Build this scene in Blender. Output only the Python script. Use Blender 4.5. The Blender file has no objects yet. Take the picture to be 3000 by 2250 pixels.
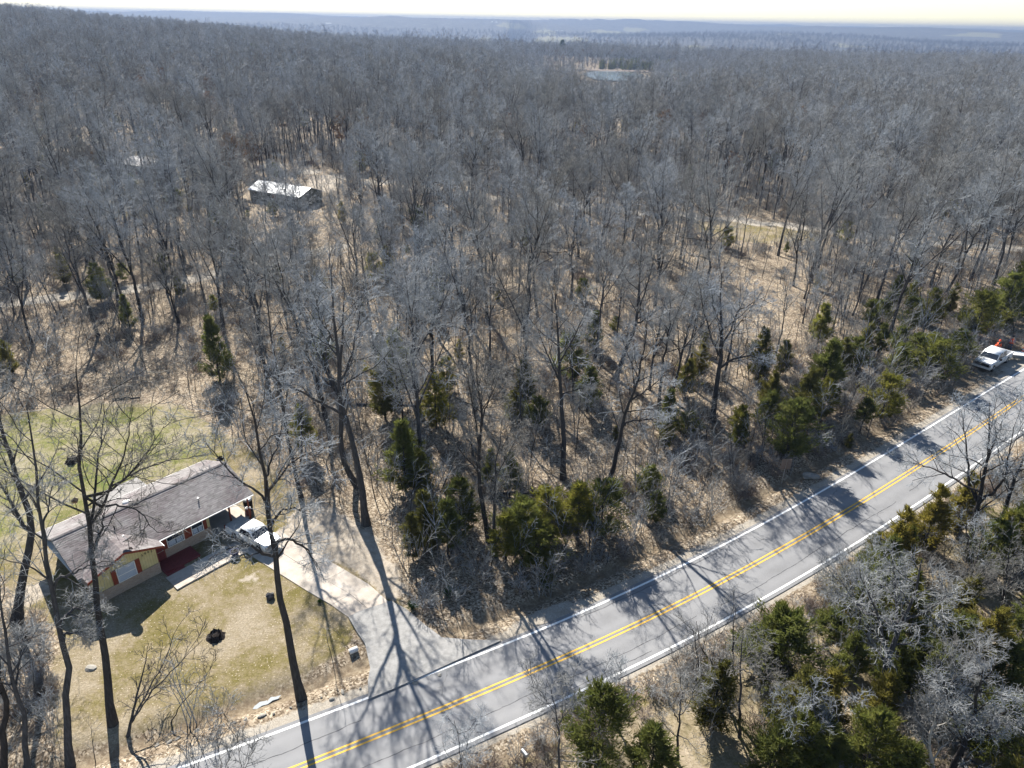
import bpy, bmesh, math, random
import numpy as np
from mathutils import Vector, Matrix, Quaternion

SC = bpy.context.scene
COL = SC.collection
rng = np.random.default_rng(11)
random.seed(11)
R = math.radians
HAZE_D = 0.00021

# ------------------------------------------------------------------ camera, sky, sun, exposure
CAM_H, PITCH, ROLL, FPX, PW, PH = 40.0, 27.1, 1.13, 2080.0, 3000, 2250
cam_d = bpy.data.cameras.new('camera'); cam = bpy.data.objects.new('camera', cam_d); COL.objects.link(cam)
cam_d.sensor_fit = 'HORIZONTAL'; cam_d.angle = 2 * math.atan(PW / 2 / FPX)
cam_d.clip_start = 0.5; cam_d.clip_end = 40000
_p, _r = R(PITCH), R(ROLL)
FWD = np.array([0, math.cos(_p), -math.sin(_p)]); _rt = np.array([1.0, 0, 0]); _up = np.cross(_rt, FWD)
CR = math.cos(_r) * _rt + math.sin(_r) * _up
CU = -math.sin(_r) * _rt + math.cos(_r) * _up
CPOS = np.array([0, 0, CAM_H])
m = Matrix((( CR[0], CU[0], -FWD[0], 0), (CR[1], CU[1], -FWD[1], 0), (CR[2], CU[2], -FWD[2], CAM_H), (0, 0, 0, 1)))
cam.matrix_world = m
SC.camera = cam

SUN_AZ, SUN_EL = 113.5, 38.5          # azimuth counter-clockwise from +X
sdir = Vector((math.cos(R(SUN_EL)) * math.cos(R(SUN_AZ)), math.cos(R(SUN_EL)) * math.sin(R(SUN_AZ)), math.sin(R(SUN_EL))))
W = bpy.data.worlds.new('World'); SC.world = W; W.use_nodes = True
wn = W.node_tree.nodes; wl = W.node_tree.links
sky = wn.new('ShaderNodeTexSky'); sky.sky_type = 'NISHITA'; sky.sun_disc = False
sky.sun_elevation = R(SUN_EL); sky.sun_rotation = R(90 - SUN_AZ)
sky.air_density = 1.0; sky.dust_density = 0.08; sky.ozone_density = 1.0; sky.altitude = 300
wl.new(sky.outputs[0], wn['Background'].inputs[0]); wn['Background'].inputs[1].default_value = 0.064
sl = bpy.data.lights.new('sun', 'SUN'); sl.energy = 5.0; sl.angle = R(0.53); sl.color = (1.0, 0.95, 0.87)
so = bpy.data.objects.new('sun', sl); COL.objects.link(so); so.rotation_euler = sdir.to_track_quat('Z', 'Y').to_euler()
so.location = (-60, 150, 120)

SC.view_settings.view_transform = 'Standard'; SC.view_settings.look = 'None'
SC.view_settings.exposure = 1.4; SC.view_settings.gamma = 1.0; SC.view_settings.use_curve_mapping = False
SC.render.engine = 'CYCLES'
cy = SC.cycles
cy.max_bounces = 3; cy.diffuse_bounces = 1; cy.glossy_bounces = 2; cy.transmission_bounces = 3
cy.volume_bounces = 0; cy.transparent_max_bounces = 4; cy.caustics_reflective = False; cy.caustics_refractive = False
cy.use_denoising = True; cy.use_adaptive_sampling = True; cy.adaptive_threshold = 0.02

# ------------------------------------------------------------------ terrain height
def sm(t): t = np.clip(t, 0, 1); return t * t * (3 - 2 * t)
CREST_AZ = [-60, -40, -36, -31, -26, -18, -13, 0, 15, 25, 36, 60]
CREST_Z = [44, 34, 28, 20, 13, 6, 1, -6, -9, -8, -4, 0]
POND_AZ, POND_R, POND_Z = 7.0, 972.0, -20.0
def terrain(x, y):
    x = np.asarray(x, float); y = np.asarray(y, float)
    r = np.hypot(x, y); az = np.degrees(np.arctan2(x, np.maximum(y, 1e-3)))
    a = 0.55 * x + 0.835 * y
    z1 = 4.0 * sm((a - 32) / 62)
    zc = np.interp(az, CREST_AZ, CREST_Z)
    z = z1 + (zc - z1) * sm((r - 170) / 760)
    w = np.exp(-((az - POND_AZ) / 7.5) ** 4) * sm((r - 330) / 270) * (1 - sm((r - 1075) / 170))
    z = z + (POND_Z - z) * w
    n = 6 * np.sin(x / 310 + 1.3) * np.sin(y / 270 + 0.5) + 3 * np.sin(x / 130 + y / 170)
    z = z + n * sm((r - 400) / 500) * (1 - w) * 0.6
    zf = -62 + 96 * sm((r - 2300) / 5200)
    zf = zf + (26 * np.sin(x / 900 + 0.8 + y / 2600) * np.sin(y / 760 + 0.4 + x / 3100) + 15 * np.sin(x / 470 - y / 560) + 5 * np.sin(x / 210 + 2 + y / 240)) * sm((r - 1700) / 1500) * (1 - 0.6 * sm((r - 6500) / 2000))
    z = z + (zf - z) * sm((r - 1180) / 1000)
    return z
def ray(px, py):
    d = FWD * FPX + CR * (px - PW / 2) - CU * (py - PH / 2)
    return d / np.linalg.norm(d)
def G(px, py, h=0.0):
    """photo pixel (3000x2250) -> point h metres above the terrain"""
    d = ray(px, py); t = np.geomspace(20, 12000, 6000)
    P = CPOS + d * t[:, None]
    f = P[:, 2] - terrain(P[:, 0], P[:, 1]) - h
    k = int(np.argmax(f < 0)); k = max(k, 1)
    w = f[k - 1] / (f[k - 1] - f[k])
    return P[k - 1] + (P[k] - P[k - 1]) * w
def GV(px, py, h=0.0): return Vector(G(px, py, h))
def project(P):
    d = np.asarray(P, float) - CPOS; zz = d @ FWD
    return np.stack([(d @ CR) / zz * FPX + PW / 2, -(d @ CU) / zz * FPX + PH / 2], -1), zz
def zt(x, y): return float(terrain(x, y))
def on_plane(px, py, base, off=0.0):
    """intersect photo ray with the vertical plane through base that faces the camera (pushed back by off metres)"""
    n = np.array([base[0], base[1], 0.0]); n /= np.linalg.norm(n)
    d = ray(px, py)
    t = ((np.array([base[0], base[1], 0]) @ n) + off - CPOS @ n) / (d @ n)
    return CPOS + d * t

# ------------------------------------------------------------------ materials
MATS = {}
class NT:
    def __init__(s, name):
        s.m = bpy.data.materials.new(name); s.m.use_nodes = True
        s.t = s.m.node_tree; s.b = s.t.nodes['Principled BSDF']; s.out = s.t.nodes['Material Output']; MATS[name] = s.m
    def n(s, ty, **kw):
        nd = s.t.nodes.new(ty)
        for k, v in kw.items():
            if k.startswith('i_'): 
                key = k[2:]; nd.inputs[int(key) if key.isdigit() else key].default_value = v
            else: setattr(nd, k, v)
        return nd
    def l(s, a, b): s.t.links.new(a, b)
    def coord(s): return s.n('ShaderNodeNewGeometry').outputs['Position']
    def obj(s): return s.n('ShaderNodeTexCoord').outputs['Object']
    def noise(s, vec, scale, detail=4, rough=0.6):
        nd = s.n('ShaderNodeTexNoise'); nd.inputs['Scale'].default_value = scale; nd.inputs['Detail'].default_value = detail; nd.inputs['Roughness'].default_value = rough
        s.l(vec, nd.inputs['Vector']); return nd.outputs['Fac']
    def ramp(s, fac, stops):
        nd = s.n('ShaderNodeValToRGB'); e = nd.color_ramp.elements
        while len(e) < len(stops): e.new(0.5)
        for k, (p, c) in enumerate(stops):
            e[k].position = p; e[k].color = (*c, 1) if len(c) == 3 else c
        s.l(fac, nd.inputs[0]); return nd.outputs[0]
    def mix(s, fac, a, b, mode='MIX'):
        nd = s.n('ShaderNodeMix', data_type='RGBA', blend_type=mode)
        for v, i in ((fac, 0), (a, 6), (b, 7)):
            if isinstance(v, (int, float)): nd.inputs[i].default_value = v
            elif isinstance(v, tuple): nd.inputs[i].default_value = (*v, 1)
            else: s.l(v, nd.inputs[i])
        return nd.outputs[2]
    def math(s, op, a, b=None, clamp=False):
        nd = s.n('ShaderNodeMath', operation=op, use_clamp=clamp)
        for v, i in ((a, 0), (b, 1)):
            if v is None: continue
            if isinstance(v, (int, float)): nd.inputs[i].default_value = v
            else: s.l(v, nd.inputs[i])
        return nd.outputs[0]
    def attr(s, name): return s.n('ShaderNodeAttribute', attribute_name=name).outputs['Fac']
    def col(s, c): s.l(c, s.b.inputs['Base Color'])
    def bump(s, h, strength=0.5, dist=0.02):
        nd = s.n('ShaderNodeBump'); nd.inputs['Strength'].default_value = strength; nd.inputs['Distance'].default_value = dist
        s.l(h, nd.inputs['Height']); s.l(nd.outputs[0], s.b.inputs['Normal'])
    def rough(s, v, spec=0.3): s.b.inputs['Roughness'].default_value = v; s.b.inputs['Specular IOR Level'].default_value = spec

def plain(name, c, rough=0.6, spec=0.3, metal=0.0, var=0.12, scale=6.0):
    t = NT(name); f = t.noise(t.obj(), scale, 5)
    t.col(t.ramp(f, [(0.25, tuple(v * (1 - var) for v in c)), (0.75, tuple(min(1, v * (1 + var)) for v in c))]))
    t.rough(rough, spec); t.b.inputs['Metallic'].default_value = metal
    return t.m

def mat_ground():
    t = NT('ground'); p = t.coord()
    # leaf litter
    v1 = t.n('ShaderNodeTexVoronoi', feature='F1'); v1.inputs['Scale'].default_value = 8.5; v1.inputs['Randomness'].default_value = 1; t.l(p, v1.inputs['Vector'])
    sp = t.n('ShaderNodeSeparateColor'); t.l(v1.outputs['Color'], sp.inputs[0])
    leaf = t.ramp(sp.outputs[0], [(0.0, (0.11, 0.086, 0.06)), (0.3, (0.22, 0.178, 0.13)), (0.65, (0.35, 0.295, 0.222)), (1.0, (0.54, 0.48, 0.385))])
    n1 = t.noise(p, 0.55, 6, 0.65)
    leaf = t.mix(0.75, leaf, t.ramp(n1, [(0.3, (0.50, 0.45, 0.42)), (0.62, (1.0, 0.96, 0.9))]), 'MULTIPLY')
    n1b = t.noise(p, 2.3, 3, 0.6)
    leaf = t.mix(0.5, leaf, t.ramp(n1b, [(0.3, (0.45, 0.4, 0.37)), (0.6, (1.0, 1.0, 1.0))]), 'MULTIPLY')
    # lawn
    n2 = t.noise(p, 0.22, 5, 0.6); n3 = t.noise(p, 1.6, 6, 0.7); n3b = t.noise(p, 7, 5, 0.8)
    f = t.math('ADD', t.math('MULTIPLY', n2, 0.62), t.math('MULTIPLY', n3, 0.38))
    lawn = t.ramp(f, [(0.38, (0.145, 0.123, 0.042)), (0.45, (0.19, 0.158, 0.076)), (0.51, (0.245, 0.202, 0.13)), (0.60, (0.305, 0.258, 0.19))])
    gr = t.attr('green')
    lawn2 = t.ramp(f, [(0.38, (0.11, 0.14, 0.035)), (0.46, (0.18, 0.178, 0.066)), (0.54, (0.265, 0.238, 0.155)), (0.62, (0.33, 0.295, 0.225))])
    lawn = t.mix(gr, lawn, lawn2)
    lawn = t.mix(0.8, lawn, t.ramp(n3b, [(0.32, (0.42, 0.40, 0.34)), (0.62, (1.12, 1.12, 1.1))]), 'MULTIPLY')
    v2 = t.n('ShaderNodeTexVoronoi', feature='F1'); v2.inputs['Scale'].default_value = 6.5; t.l(p, v2.inputs['Vector'])
    sp2 = t.n('ShaderNodeSeparateColor'); t.l(v2.outputs['Color'], sp2.inputs[0])
    fl = t.math('MULTIPLY', t.math('LESS_THAN', v2.outputs['Distance'], 0.26), t.math('GREATER_THAN', t.math('ADD', sp2.outputs[1], t.math('MULTIPLY', n3, 0.5)), 0.82))
    lawn = t.mix(fl, lawn, t.mix(sp2.outputs[2], (0.24, 0.18, 0.12), (0.40, 0.34, 0.26)))
    def edge(name, scale, amt):
        a = t.attr(name); nn = t.noise(p, scale, 5, 0.7)
        q = t.math('ADD', a, t.math('MULTIPLY', t.math('SUBTRACT', nn, 0.5), amt))
        return t.ramp(q, [(0.42, (0, 0, 0)), (0.58, (1, 1, 1))])
    c = t.mix(edge('lawn', 0.9, 1.1), leaf, lawn)
    ng = t.noise(p, 11, 6, 0.8); ng2 = t.noise(p, 0.8, 4)
    gravel = t.mix(0.6, t.ramp(ng, [(0.3, (0.22, 0.19, 0.155)), (0.55, (0.40, 0.365, 0.31)), (0.75, (0.55, 0.52, 0.47))]), t.ramp(ng2, [(0.3, (0.7, 0.66, 0.6)), (0.65, (1, 1, 1))]), 'MULTIPLY')
    c = t.mix(edge('gravel', 1.4, 0.9), c, gravel)
    dirt = t.ramp(t.noise(p, 1.8, 6, 0.7), [(0.3, (0.26, 0.22, 0.17)), (0.7, (0.45, 0.395, 0.325))])
    c = t.mix(edge('dirt', 0.8, 1.0), c, dirt)
    verge = t.ramp(t.noise(p, 2.2, 6, 0.75), [(0.32, (0.11, 0.082, 0.055)), (0.5, (0.20, 0.155, 0.105)), (0.7, (0.32, 0.27, 0.19))])
    c = t.mix(edge('verge', 1.0, 1.0), c, verge)
    bank = t.ramp(t.noise(p, 0.5, 6, 0.75), [(0.35, (0.13, 0.115, 0.055)), (0.5, (0.23, 0.19, 0.115)), (0.65, (0.36, 0.30, 0.22))])
    c = t.mix(t.math('MULTIPLY', t.attr('bank'), 0.7), c, t.mix(0.5, bank, leaf, 'MULTIPLY') if False else bank)
    fld = t.ramp(t.noise(p, 0.02, 5, 0.7), [(0.3, (0.15, 0.15, 0.07)), (0.55, (0.22, 0.20, 0.11)), (0.75, (0.29, 0.24, 0.16))])
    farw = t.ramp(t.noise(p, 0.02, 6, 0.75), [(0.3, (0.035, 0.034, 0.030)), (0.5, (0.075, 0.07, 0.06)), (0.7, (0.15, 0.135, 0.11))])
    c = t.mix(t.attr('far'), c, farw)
    af = t.attr('field'); nf = t.noise(p, 0.006, 5, 0.7)
    c = t.mix(t.ramp(t.math('ADD', af, t.math('MULTIPLY', t.math('SUBTRACT', nf, 0.5), 0.8)), [(0.45, (0, 0, 0)), (0.55, (1, 1, 1))]), c, fld)
    t.col(c); t.rough(0.95, 0.1)
    hb = t.math('ADD', t.math('MULTIPLY', sp.outputs[0], 0.6), t.math('MULTIPLY', n3b, 0.5))
    t.bump(hb, 0.6, 0.06)
    return t.m

def mat_asphalt():
    t = NT('asphalt'); p = t.coord()
    fine = t.noise(p, 40, 3, 0.7); mid = t.noise(p, 0.5, 6, 0.65); tr = t.attr('track')
    c = t.ramp(fine, [(0.3, (0.165, 0.166, 0.170)), (0.7, (0.25, 0.251, 0.256))])
    c = t.mix(0.75, c, t.ramp(mid, [(0.3, (0.80, 0.795, 0.785)), (0.5, (0.97, 0.97, 0.97)), (0.7, (1.1, 1.09, 1.07))]), 'MULTIPLY')
    c = t.mix(t.math('MULTIPLY', tr, 0.30), c, (0.30, 0.30, 0.302))
    v = t.n('ShaderNodeTexVoronoi', feature='DISTANCE_TO_EDGE'); v.inputs['Scale'].default_value = 0.11
    w = t.n('ShaderNodeVectorMath', operation='ADD'); t.l(p, w.inputs[0])
    nz = t.n('ShaderNodeTexNoise'); nz.inputs['Scale'].default_value = 0.7; nz.inputs['Detail'].default_value = 6; t.l(p, nz.inputs['Vector'])
    sc = t.n('ShaderNodeVectorMath', operation='SCALE'); sc.inputs['Scale'].default_value = 1.6; t.l(nz.outputs['Color'], sc.inputs[0]); t.l(sc.outputs[0], w.inputs[1]); t.l(w.outputs[0], v.inputs['Vector'])
    ck = t.math('MULTIPLY', t.math('LESS_THAN', v.outputs['Distance'], 0.0022), t.math('GREATER_THAN', t.noise(p, 0.2, 3), 0.5))
    c = t.mix(t.math('MULTIPLY', ck, 0.55), c, (0.06, 0.06, 0.06))
    t.col(c); t.rough(0.85, 0.25); t.bump(fine, 0.25, 0.01); return t.m
def mat_paint(name, c, wear):
    t = NT(name); p = t.coord()
    n = t.noise(p, 9, 6, 0.8)
    t.col(t.mix(t.ramp(n, [(wear - 0.06, (1, 1, 1)), (wear + 0.06, (0, 0, 0))]), c, (0.30, 0.30, 0.30)))
    t.rough(0.7, 0.3); return t.m
def mat_concrete():
    t = NT('concrete'); p = t.coord()
    c = t.ramp(t.noise(p, 0.7, 7, 0.65), [(0.28, (0.33, 0.285, 0.235)), (0.55, (0.47, 0.415, 0.355)), (0.75, (0.56, 0.51, 0.45))])
    c = t.mix(0.5, c, t.ramp(t.noise(p, 22, 4, 0.7), [(0.3, (0.8, 0.8, 0.8)), (0.7, (1.05, 1.05, 1.05))]), 'MULTIPLY')
    t.col(c); t.rough(0.85, 0.25); t.bump(t.noise(p, 30, 4), 0.2, 0.01); return t.m
def mat_bark(name, lo, hi, rnd=0.35, warm=(1.08, 0.98, 0.9), cool=(0.95, 0.99, 1.06), fine=True):
    t = NT(name); p = t.obj()
    mp = t.n('ShaderNodeMapping'); mp.inputs['Scale'].default_value = (9, 9, 1.6); t.l(p, mp.inputs[0])
    f = t.noise(mp.outputs[0], 1.0, 5, 0.7)
    c = t.ramp(f, [(0.3, lo), (0.7, hi)])
    oi = t.n('ShaderNodeObjectInfo').outputs['Random']
    c = t.mix(1.0, c, t.ramp(oi, [(0.0, tuple(v * (1 - rnd) for v in warm)), (0.5, (1, 1, 1)), (1.0, tuple(v * (1 + rnd) for v in cool))]), 'MULTIPLY')
    t.col(c); t.rough(0.9, 0.15)
    if fine: t.bump(f, 0.5, 0.03)
    return t.m
def mat_leaf(name, stops, trans=0.35, rnd=0.25):
    t = NT(name); p = t.obj()
    f = t.noise(p, 1.1, 4, 0.6)
    c = t.ramp(f, stops)
    oi = t.n('ShaderNodeObjectInfo').outputs['Random']
    c = t.mix(1.0, c, t.ramp(oi, [(0.0, (1 - rnd, 1 - rnd, 1 - rnd)), (0.5, (1.0, 1.0, 1.0)), (1.0, (1 + rnd * 1.5, 1 + rnd * 0.8, 1 - rnd * 0.5))]), 'MULTIPLY')
    t.col(c); t.rough(0.8, 0.15)
    tr = t.n('ShaderNodeBsdfTranslucent'); t.l(c, tr.inputs[0])
    mx = t.n('ShaderNodeMixShader'); mx.inputs[0].default_value = trans
    t.l(t.b.outputs[0], mx.inputs[1]); t.l(tr.outputs[0], mx.inputs[2]); t.l(mx.outputs[0], t.out.inputs[0])
    return t.m

M_ground = mat_ground(); M_asphalt = mat_asphalt(); M_conc = mat_concrete()
M_apron = plain('worn_apron_asphalt', (0.26, 0.255, 0.245), 0.9, 0.2, var=0.25, scale=3.0)
M_white = mat_paint('white_line_paint', (0.78, 0.78, 0.76), 0.30); M_yellow = mat_paint('yellow_line_paint', (0.72, 0.42, 0.05), 0.33)
M_bark = mat_bark('bark', (0.026, 0.024, 0.024), (0.08, 0.076, 0.075))
M_twig = mat_bark('twig_bark', (0.178, 0.182, 0.180), (0.345, 0.352, 0.352), 0.34, (1.08, 1.0, 0.90), (0.95, 1.0, 1.08), fine=False)
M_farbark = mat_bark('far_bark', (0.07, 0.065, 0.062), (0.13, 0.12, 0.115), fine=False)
M_pale = mat_bark('pale_bark', (0.32, 0.30, 0.27), (0.55, 0.52, 0.47), 0.1)
M_brush = mat_bark('brush_bark', (0.15, 0.115, 0.095), (0.27, 0.22, 0.19), 0.3, fine=False)
M_cedar = mat_leaf('cedar_foliage', [(0.3, (0.095, 0.12, 0.028)), (0.5, (0.17, 0.19, 0.05)), (0.72, (0.25, 0.255, 0.085))], 0.6, 0.3)
M_cedar_b = mat_leaf('bronze_cedar_foliage', [(0.3, (0.115, 0.12, 0.03)), (0.5, (0.19, 0.185, 0.05)), (0.72, (0.27, 0.245, 0.08))], 0.6)
M_pine = mat_leaf('pine_foliage', [(0.3, (0.03, 0.055, 0.02)), (0.7, (0.07, 0.11, 0.035))])
M_spring = mat_leaf('spring_foliage', [(0.3, (0.09, 0.14, 0.03)), (0.7, (0.17, 0.22, 0.06))])
M_ochre = mat_leaf('ochre_foliage', [(0.3, (0.20, 0.15, 0.05)), (0.7, (0.34, 0.25, 0.10))])
M_brownleaf = mat_leaf('dry_leaf', [(0.3, (0.13, 0.075, 0.04)), (0.7, (0.26, 0.16, 0.09))])
M_grassblade = mat_leaf('clump_leaf', [(0.3, (0.03, 0.07, 0.015)), (0.7, (0.07, 0.12, 0.03))])

# ------------------------------------------------------------------ object helpers
def link(o, parent=None):
    COL.objects.link(o)
    if parent is not None: o.parent = parent
    return o
def tag(o, label=None, cat=None, group=None, kind=None):
    if label: o['label'] = label
    if cat: o['category'] = cat
    if group: o['group'] = group
    if kind: o['kind'] = kind
    return o
def empty(name, loc=(0, 0, 0), rz=0.0, label=None, cat=None, group=None):
    o = bpy.data.objects.new(name, None); o.empty_display_size = 0.3
    link(o); o.location = loc; o.rotation_euler = (0, 0, rz); return tag(o, label, cat, group)
def mesh_np(name, V, F4=None, F3=None, mats=(), mi=None, smooth=False):
    """fast mesh from numpy verts, quads and triangles"""
    V = np.asarray(V, np.float32)
    F4 = np.zeros((0, 4), np.int32) if F4 is None else np.asarray(F4, np.int32)
    F3 = np.zeros((0, 3), np.int32) if F3 is None else np.asarray(F3, np.int32)
    me = bpy.data.meshes.new(name); me.vertices.add(len(V)); me.vertices.foreach_set('co', V.ravel())
    nl = F4.size + F3.size; me.loops.add(nl); me.loops.foreach_set('vertex_index', np.concatenate([F4.ravel(), F3.ravel()]))
    me.polygons.add(len(F4) + len(F3))
    ls = np.concatenate([np.arange(len(F4)) * 4, F4.size + np.arange(len(F3)) * 3]).astype(np.int32)
    me.polygons.foreach_set('loop_start', ls)
    if mi is not None: me.polygons.foreach_set('material_index', np.asarray(mi, np.int32))
    if smooth: me.polygons.foreach_set('use_smooth', np.ones(len(ls), bool))
    for mt in mats: me.materials.append(mt)
    me.update(calc_edges=True); return me
class MB:
    """collects shapes into one mesh"""
    def __init__(s): s.bm = bmesh.new()
    def box(s, x0, x1, y0, y1, z0, z1, M=None):
        v = [s.bm.verts.new((x, y, z)) for z in (z0, z1) for y in (y0, y1) for x in (x0, x1)]
        for f in ((0, 2, 3, 1), (4, 5, 7, 6), (0, 1, 5, 4), (2, 6, 7, 3), (0, 4, 6, 2), (1, 3, 7, 5)): s.bm.faces.new([v[i] for i in f])
        if M is not None: bmesh.ops.transform(s.bm, matrix=M, verts=v)
        return s
    def poly(s, pts, thick=None):
        """closed polygon; with thick a slab extruded along -normal"""
        v = [s.bm.verts.new(p) for p in pts]; f = s.bm.faces.new(v)
        if thick:
            f.normal_update(); n = f.normal.copy()
            w = [s.bm.verts.new(Vector(p) - n * thick) for p in pts]; s.bm.faces.new(w[::-1])
            for i in range(len(v)):
                j = (i + 1) % len(v); s.bm.faces.new([v[i], w[i], w[j], v[j]])
        return s
    def prism(s, prof, y0, y1):
        """profile in xz extruded along y"""
        a = [s.bm.verts.new((x, y0, z)) for x, z in prof]; b = [s.bm.verts.new((x, y1, z)) for x, z in prof]
        s.bm.faces.new(a); s.bm.faces.new(b[::-1])
        for i in range(len(prof)):
            j = (i + 1) % len(prof); s.bm.faces.new([a[i], b[i], b[j], a[j]])
        return s
    def cyl(s, p0, p1, r0, r1=None, n=12, caps=True):
        p0, p1 = Vector(p0), Vector(p1); r1 = r0 if r1 is None else r1
        q = (p1 - p0).to_track_quat('Z', 'Y')
        A = [s.bm.verts.new(p0 + q @ Vector((r0 * math.cos(k * 2 * math.pi / n), r0 * math.sin(k * 2 * math.pi / n), 0))) for k in range(n)]
        B = [s.bm.verts.new(p1 + q @ Vector((r1 * math.cos(k * 2 * math.pi / n), r1 * math.sin(k * 2 * math.pi / n), 0))) for k in range(n)]
        for k in range(n): s.bm.faces.new([A[k], A[(k + 1) % n], B[(k + 1) % n], B[k]])
        if caps: s.bm.faces.new(A[::-1]); s.bm.faces.new(B)
        return s
    def lathe(s, prof, c=(0, 0, 0), n=16, q=None):
        c = Vector(c); q = q or Quaternion()
        rings = [[s.bm.verts.new(c + q @ Vector((r * math.cos(k * 2 * math.pi / n), r * math.sin(k * 2 * math.pi / n), z))) for k in range(n)] for r, z in prof]
        for a, b in zip(rings, rings[1:]):
            for k in range(n): s.bm.faces.new([a[k], a[(k + 1) % n], b[(k + 1) % n], b[k]])
        s.bm.faces.new(rings[0][::-1]); s.bm.faces.new(rings[-1]); return s
    def bevel(s, w, seg=1, angle=40):
        s.bm.normal_update()
        e = [e for e in s.bm.edges if len(e.link_faces) == 2 and e.calc_face_angle(0) > R(angle)]
        bmesh.ops.bevel(s.bm, geom=e, offset=w, segments=seg, affect='EDGES', clamp_overlap=True); return s
    def mesh(s, name, mat, smooth=False):
        bmesh.ops.recalc_face_normals(s.bm, faces=s.bm.faces)
        me = bpy.data.meshes.new(name); s.bm.to_mesh(me); s.bm.free()
        for mt in (mat if isinstance(mat, (list, tuple)) else [mat]): me.materials.append(mt)
        if smooth:
            for p in me.polygons: p.use_smooth = True
        return me
    def build(s, name, mat, parent=None, smooth=False, loc=None):
        o = bpy.data.objects.new(name, s.mesh(name, mat, smooth)); link(o, parent)
        if loc is not None: o.location = loc
        return o

# ------------------------------------------------------------------ layout: road centre line, lawn and path polygons
PXL = [(800, 2165), (885.4, 2130.4), (1158, 2020.5), (1288, 1961.5), (1467, 1880), (1700, 1794.7), (1841.8, 1727.6), (2008.6, 1650), (2167, 1575), (2350, 1477), (2478, 1405.7), (2625, 1312), (2747, 1247), (2865, 1165.6), (3000, 1072)]
PXC = [(881, 2244), (1207, 2122), (1532, 1972.6), (1700, 1897.6), (1907, 1803), (2346, 1581), (2507, 1476), (2670, 1381), (2791.7, 1300), (2954, 1190)]
PXR = [(1207, 2244), (1410, 2155), (1500, 2116), (1700, 2018.5), (1964, 1892), (2200, 1762), (2400, 1658), (2621, 1524), (2763, 1434), (2865, 1361), (2983, 1271)]
RA = R(33); RU = np.array([math.cos(RA), math.sin(RA)]); RN = np.array([-math.sin(RA), math.cos(RA)])   # along / left of the road
_st = []
for pts, off in ((PXL, None), (PXC, None), (PXR, None)):
    q = np.array([G(*p, 0.03)[:2] for p in pts]); _st.append((q @ RU, q @ RN))
PC = np.polyfit(*_st[1], 2)
LANE = float((np.mean(np.polyval(np.polyfit(*_st[0], 2), np.linspace(15, 85, 9)) - np.polyval(PC, np.linspace(15, 85, 9))) + np.mean(np.polyval(PC, np.linspace(15, 85, 9)) - np.polyval(np.polyfit(*_st[2], 2), np.linspace(15, 85, 9)))) / 2)
PCcombo = np.polyfit(np.concatenate([_st[0][0], _st[1][0], _st[2][0]]), np.concatenate([_st[0][1] - LANE, _st[1][1], _st[2][1] + LANE]), 2)
def road_c(s):
    s = np.asarray(s, float)
    lo, hi = -5.0, 125.0
    sc_ = np.clip(s, lo, hi)
    d = np.polyval(PCcombo, sc_) + np.polyval(np.polyder(PCcombo), sc_) * (s - sc_)
    return d
def road_pt(s, off):
    d = road_c(s); sl_ = (road_c(np.asarray(s) + 0.5) - road_c(np.asarray(s) - 0.5))
    nrm = np.stack([-sl_, np.ones_like(sl_)], -1); nrm /= np.linalg.norm(nrm, axis=-1, keepdims=True)
    a = np.asarray(s) + nrm[..., 0] * off; b = d + nrm[..., 1] * off
    return a[..., None] * RU + b[..., None] * RN
def road_dist(x, y):
    """signed distance to the road centre line (positive on the house side)"""
    s = x * RU[0] + y * RU[1]; d = x * RN[0] + y * RN[1]
    sl_ = (road_c(s + 0.5) - road_c(s - 0.5))
    return (d - road_c(s)) / np.sqrt(1 + sl_ ** 2)
HALF = LANE + 0.35
def poly_px(pts): return np.array([G(*p)[:2] for p in pts])
LAWN = poly_px([(-250, 1260), (0, 1215), (300, 1180), (520, 1185), (700, 1290), (860, 1430), (1000, 1560), (1010, 1640), (1090, 1690), (1160, 1750), (1200, 1800), (1240, 1860), (1020, 1830), (1035, 1860), (990, 1920), (860, 1990), (600, 2090), (330, 2170), (160, 2200), (150, 1980), (180, 1860), (120, 1790), (60, 1780), (0, 1680), (-250, 1700)])
GREEN = poly_px([(-250, 1260), (0, 1215), (300, 1180), (560, 1200), (640, 1300), (560, 1380), (100, 1560), (0, 1620), (-250, 1650)])
DIRT = poly_px([(880, 1470), (960, 1480), (1090, 1560), (1140, 1640), (1190, 1720), (1150, 1770), (1070, 1700), (1010, 1650), (830, 1640), (820, 1560)])
TRACK1 = poly_px([(-300, 930), (0, 892), (158, 872), (316, 856), (450, 838), (556, 820), (633, 802), (687, 793), (850, 760), (1000, 720)])
TRACK2 = poly_px([(200, 405), (400, 430), (470, 440), (660, 468), (860, 497), (1000, 521), (1090, 533), (1339, 567), (1497, 587), (1768, 612), (2027, 634), (2181, 648), (2398, 671), (2700, 705), (3100, 740)])
YARD2 = poly_px([(250, 540), (330, 480), (420, 425), (520, 440), (640, 480), (560, 600), (420, 640), (280, 640)])
YARD3 = poly_px([(900, 500), (1010, 520), (980, 570), (890, 560)])
YARD4 = poly_px([(2000, 640), (2130, 640), (2400, 670), (2420, 710), (2260, 720), (2050, 690)])
def inside(P, x, y):
    x = np.asarray(x); y = np.asarray(y); c = np.zeros(x.shape, bool); n = len(P)
    for i in range(n):
        x0, y0 = P[i]; x1, y1 = P[(i + 1) % n]
        c ^= ((y0 > y) != (y1 > y)) & (x < (x1 - x0) * (y - y0) / (y1 - y0 + 1e-12) + x0)
    return c
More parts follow.
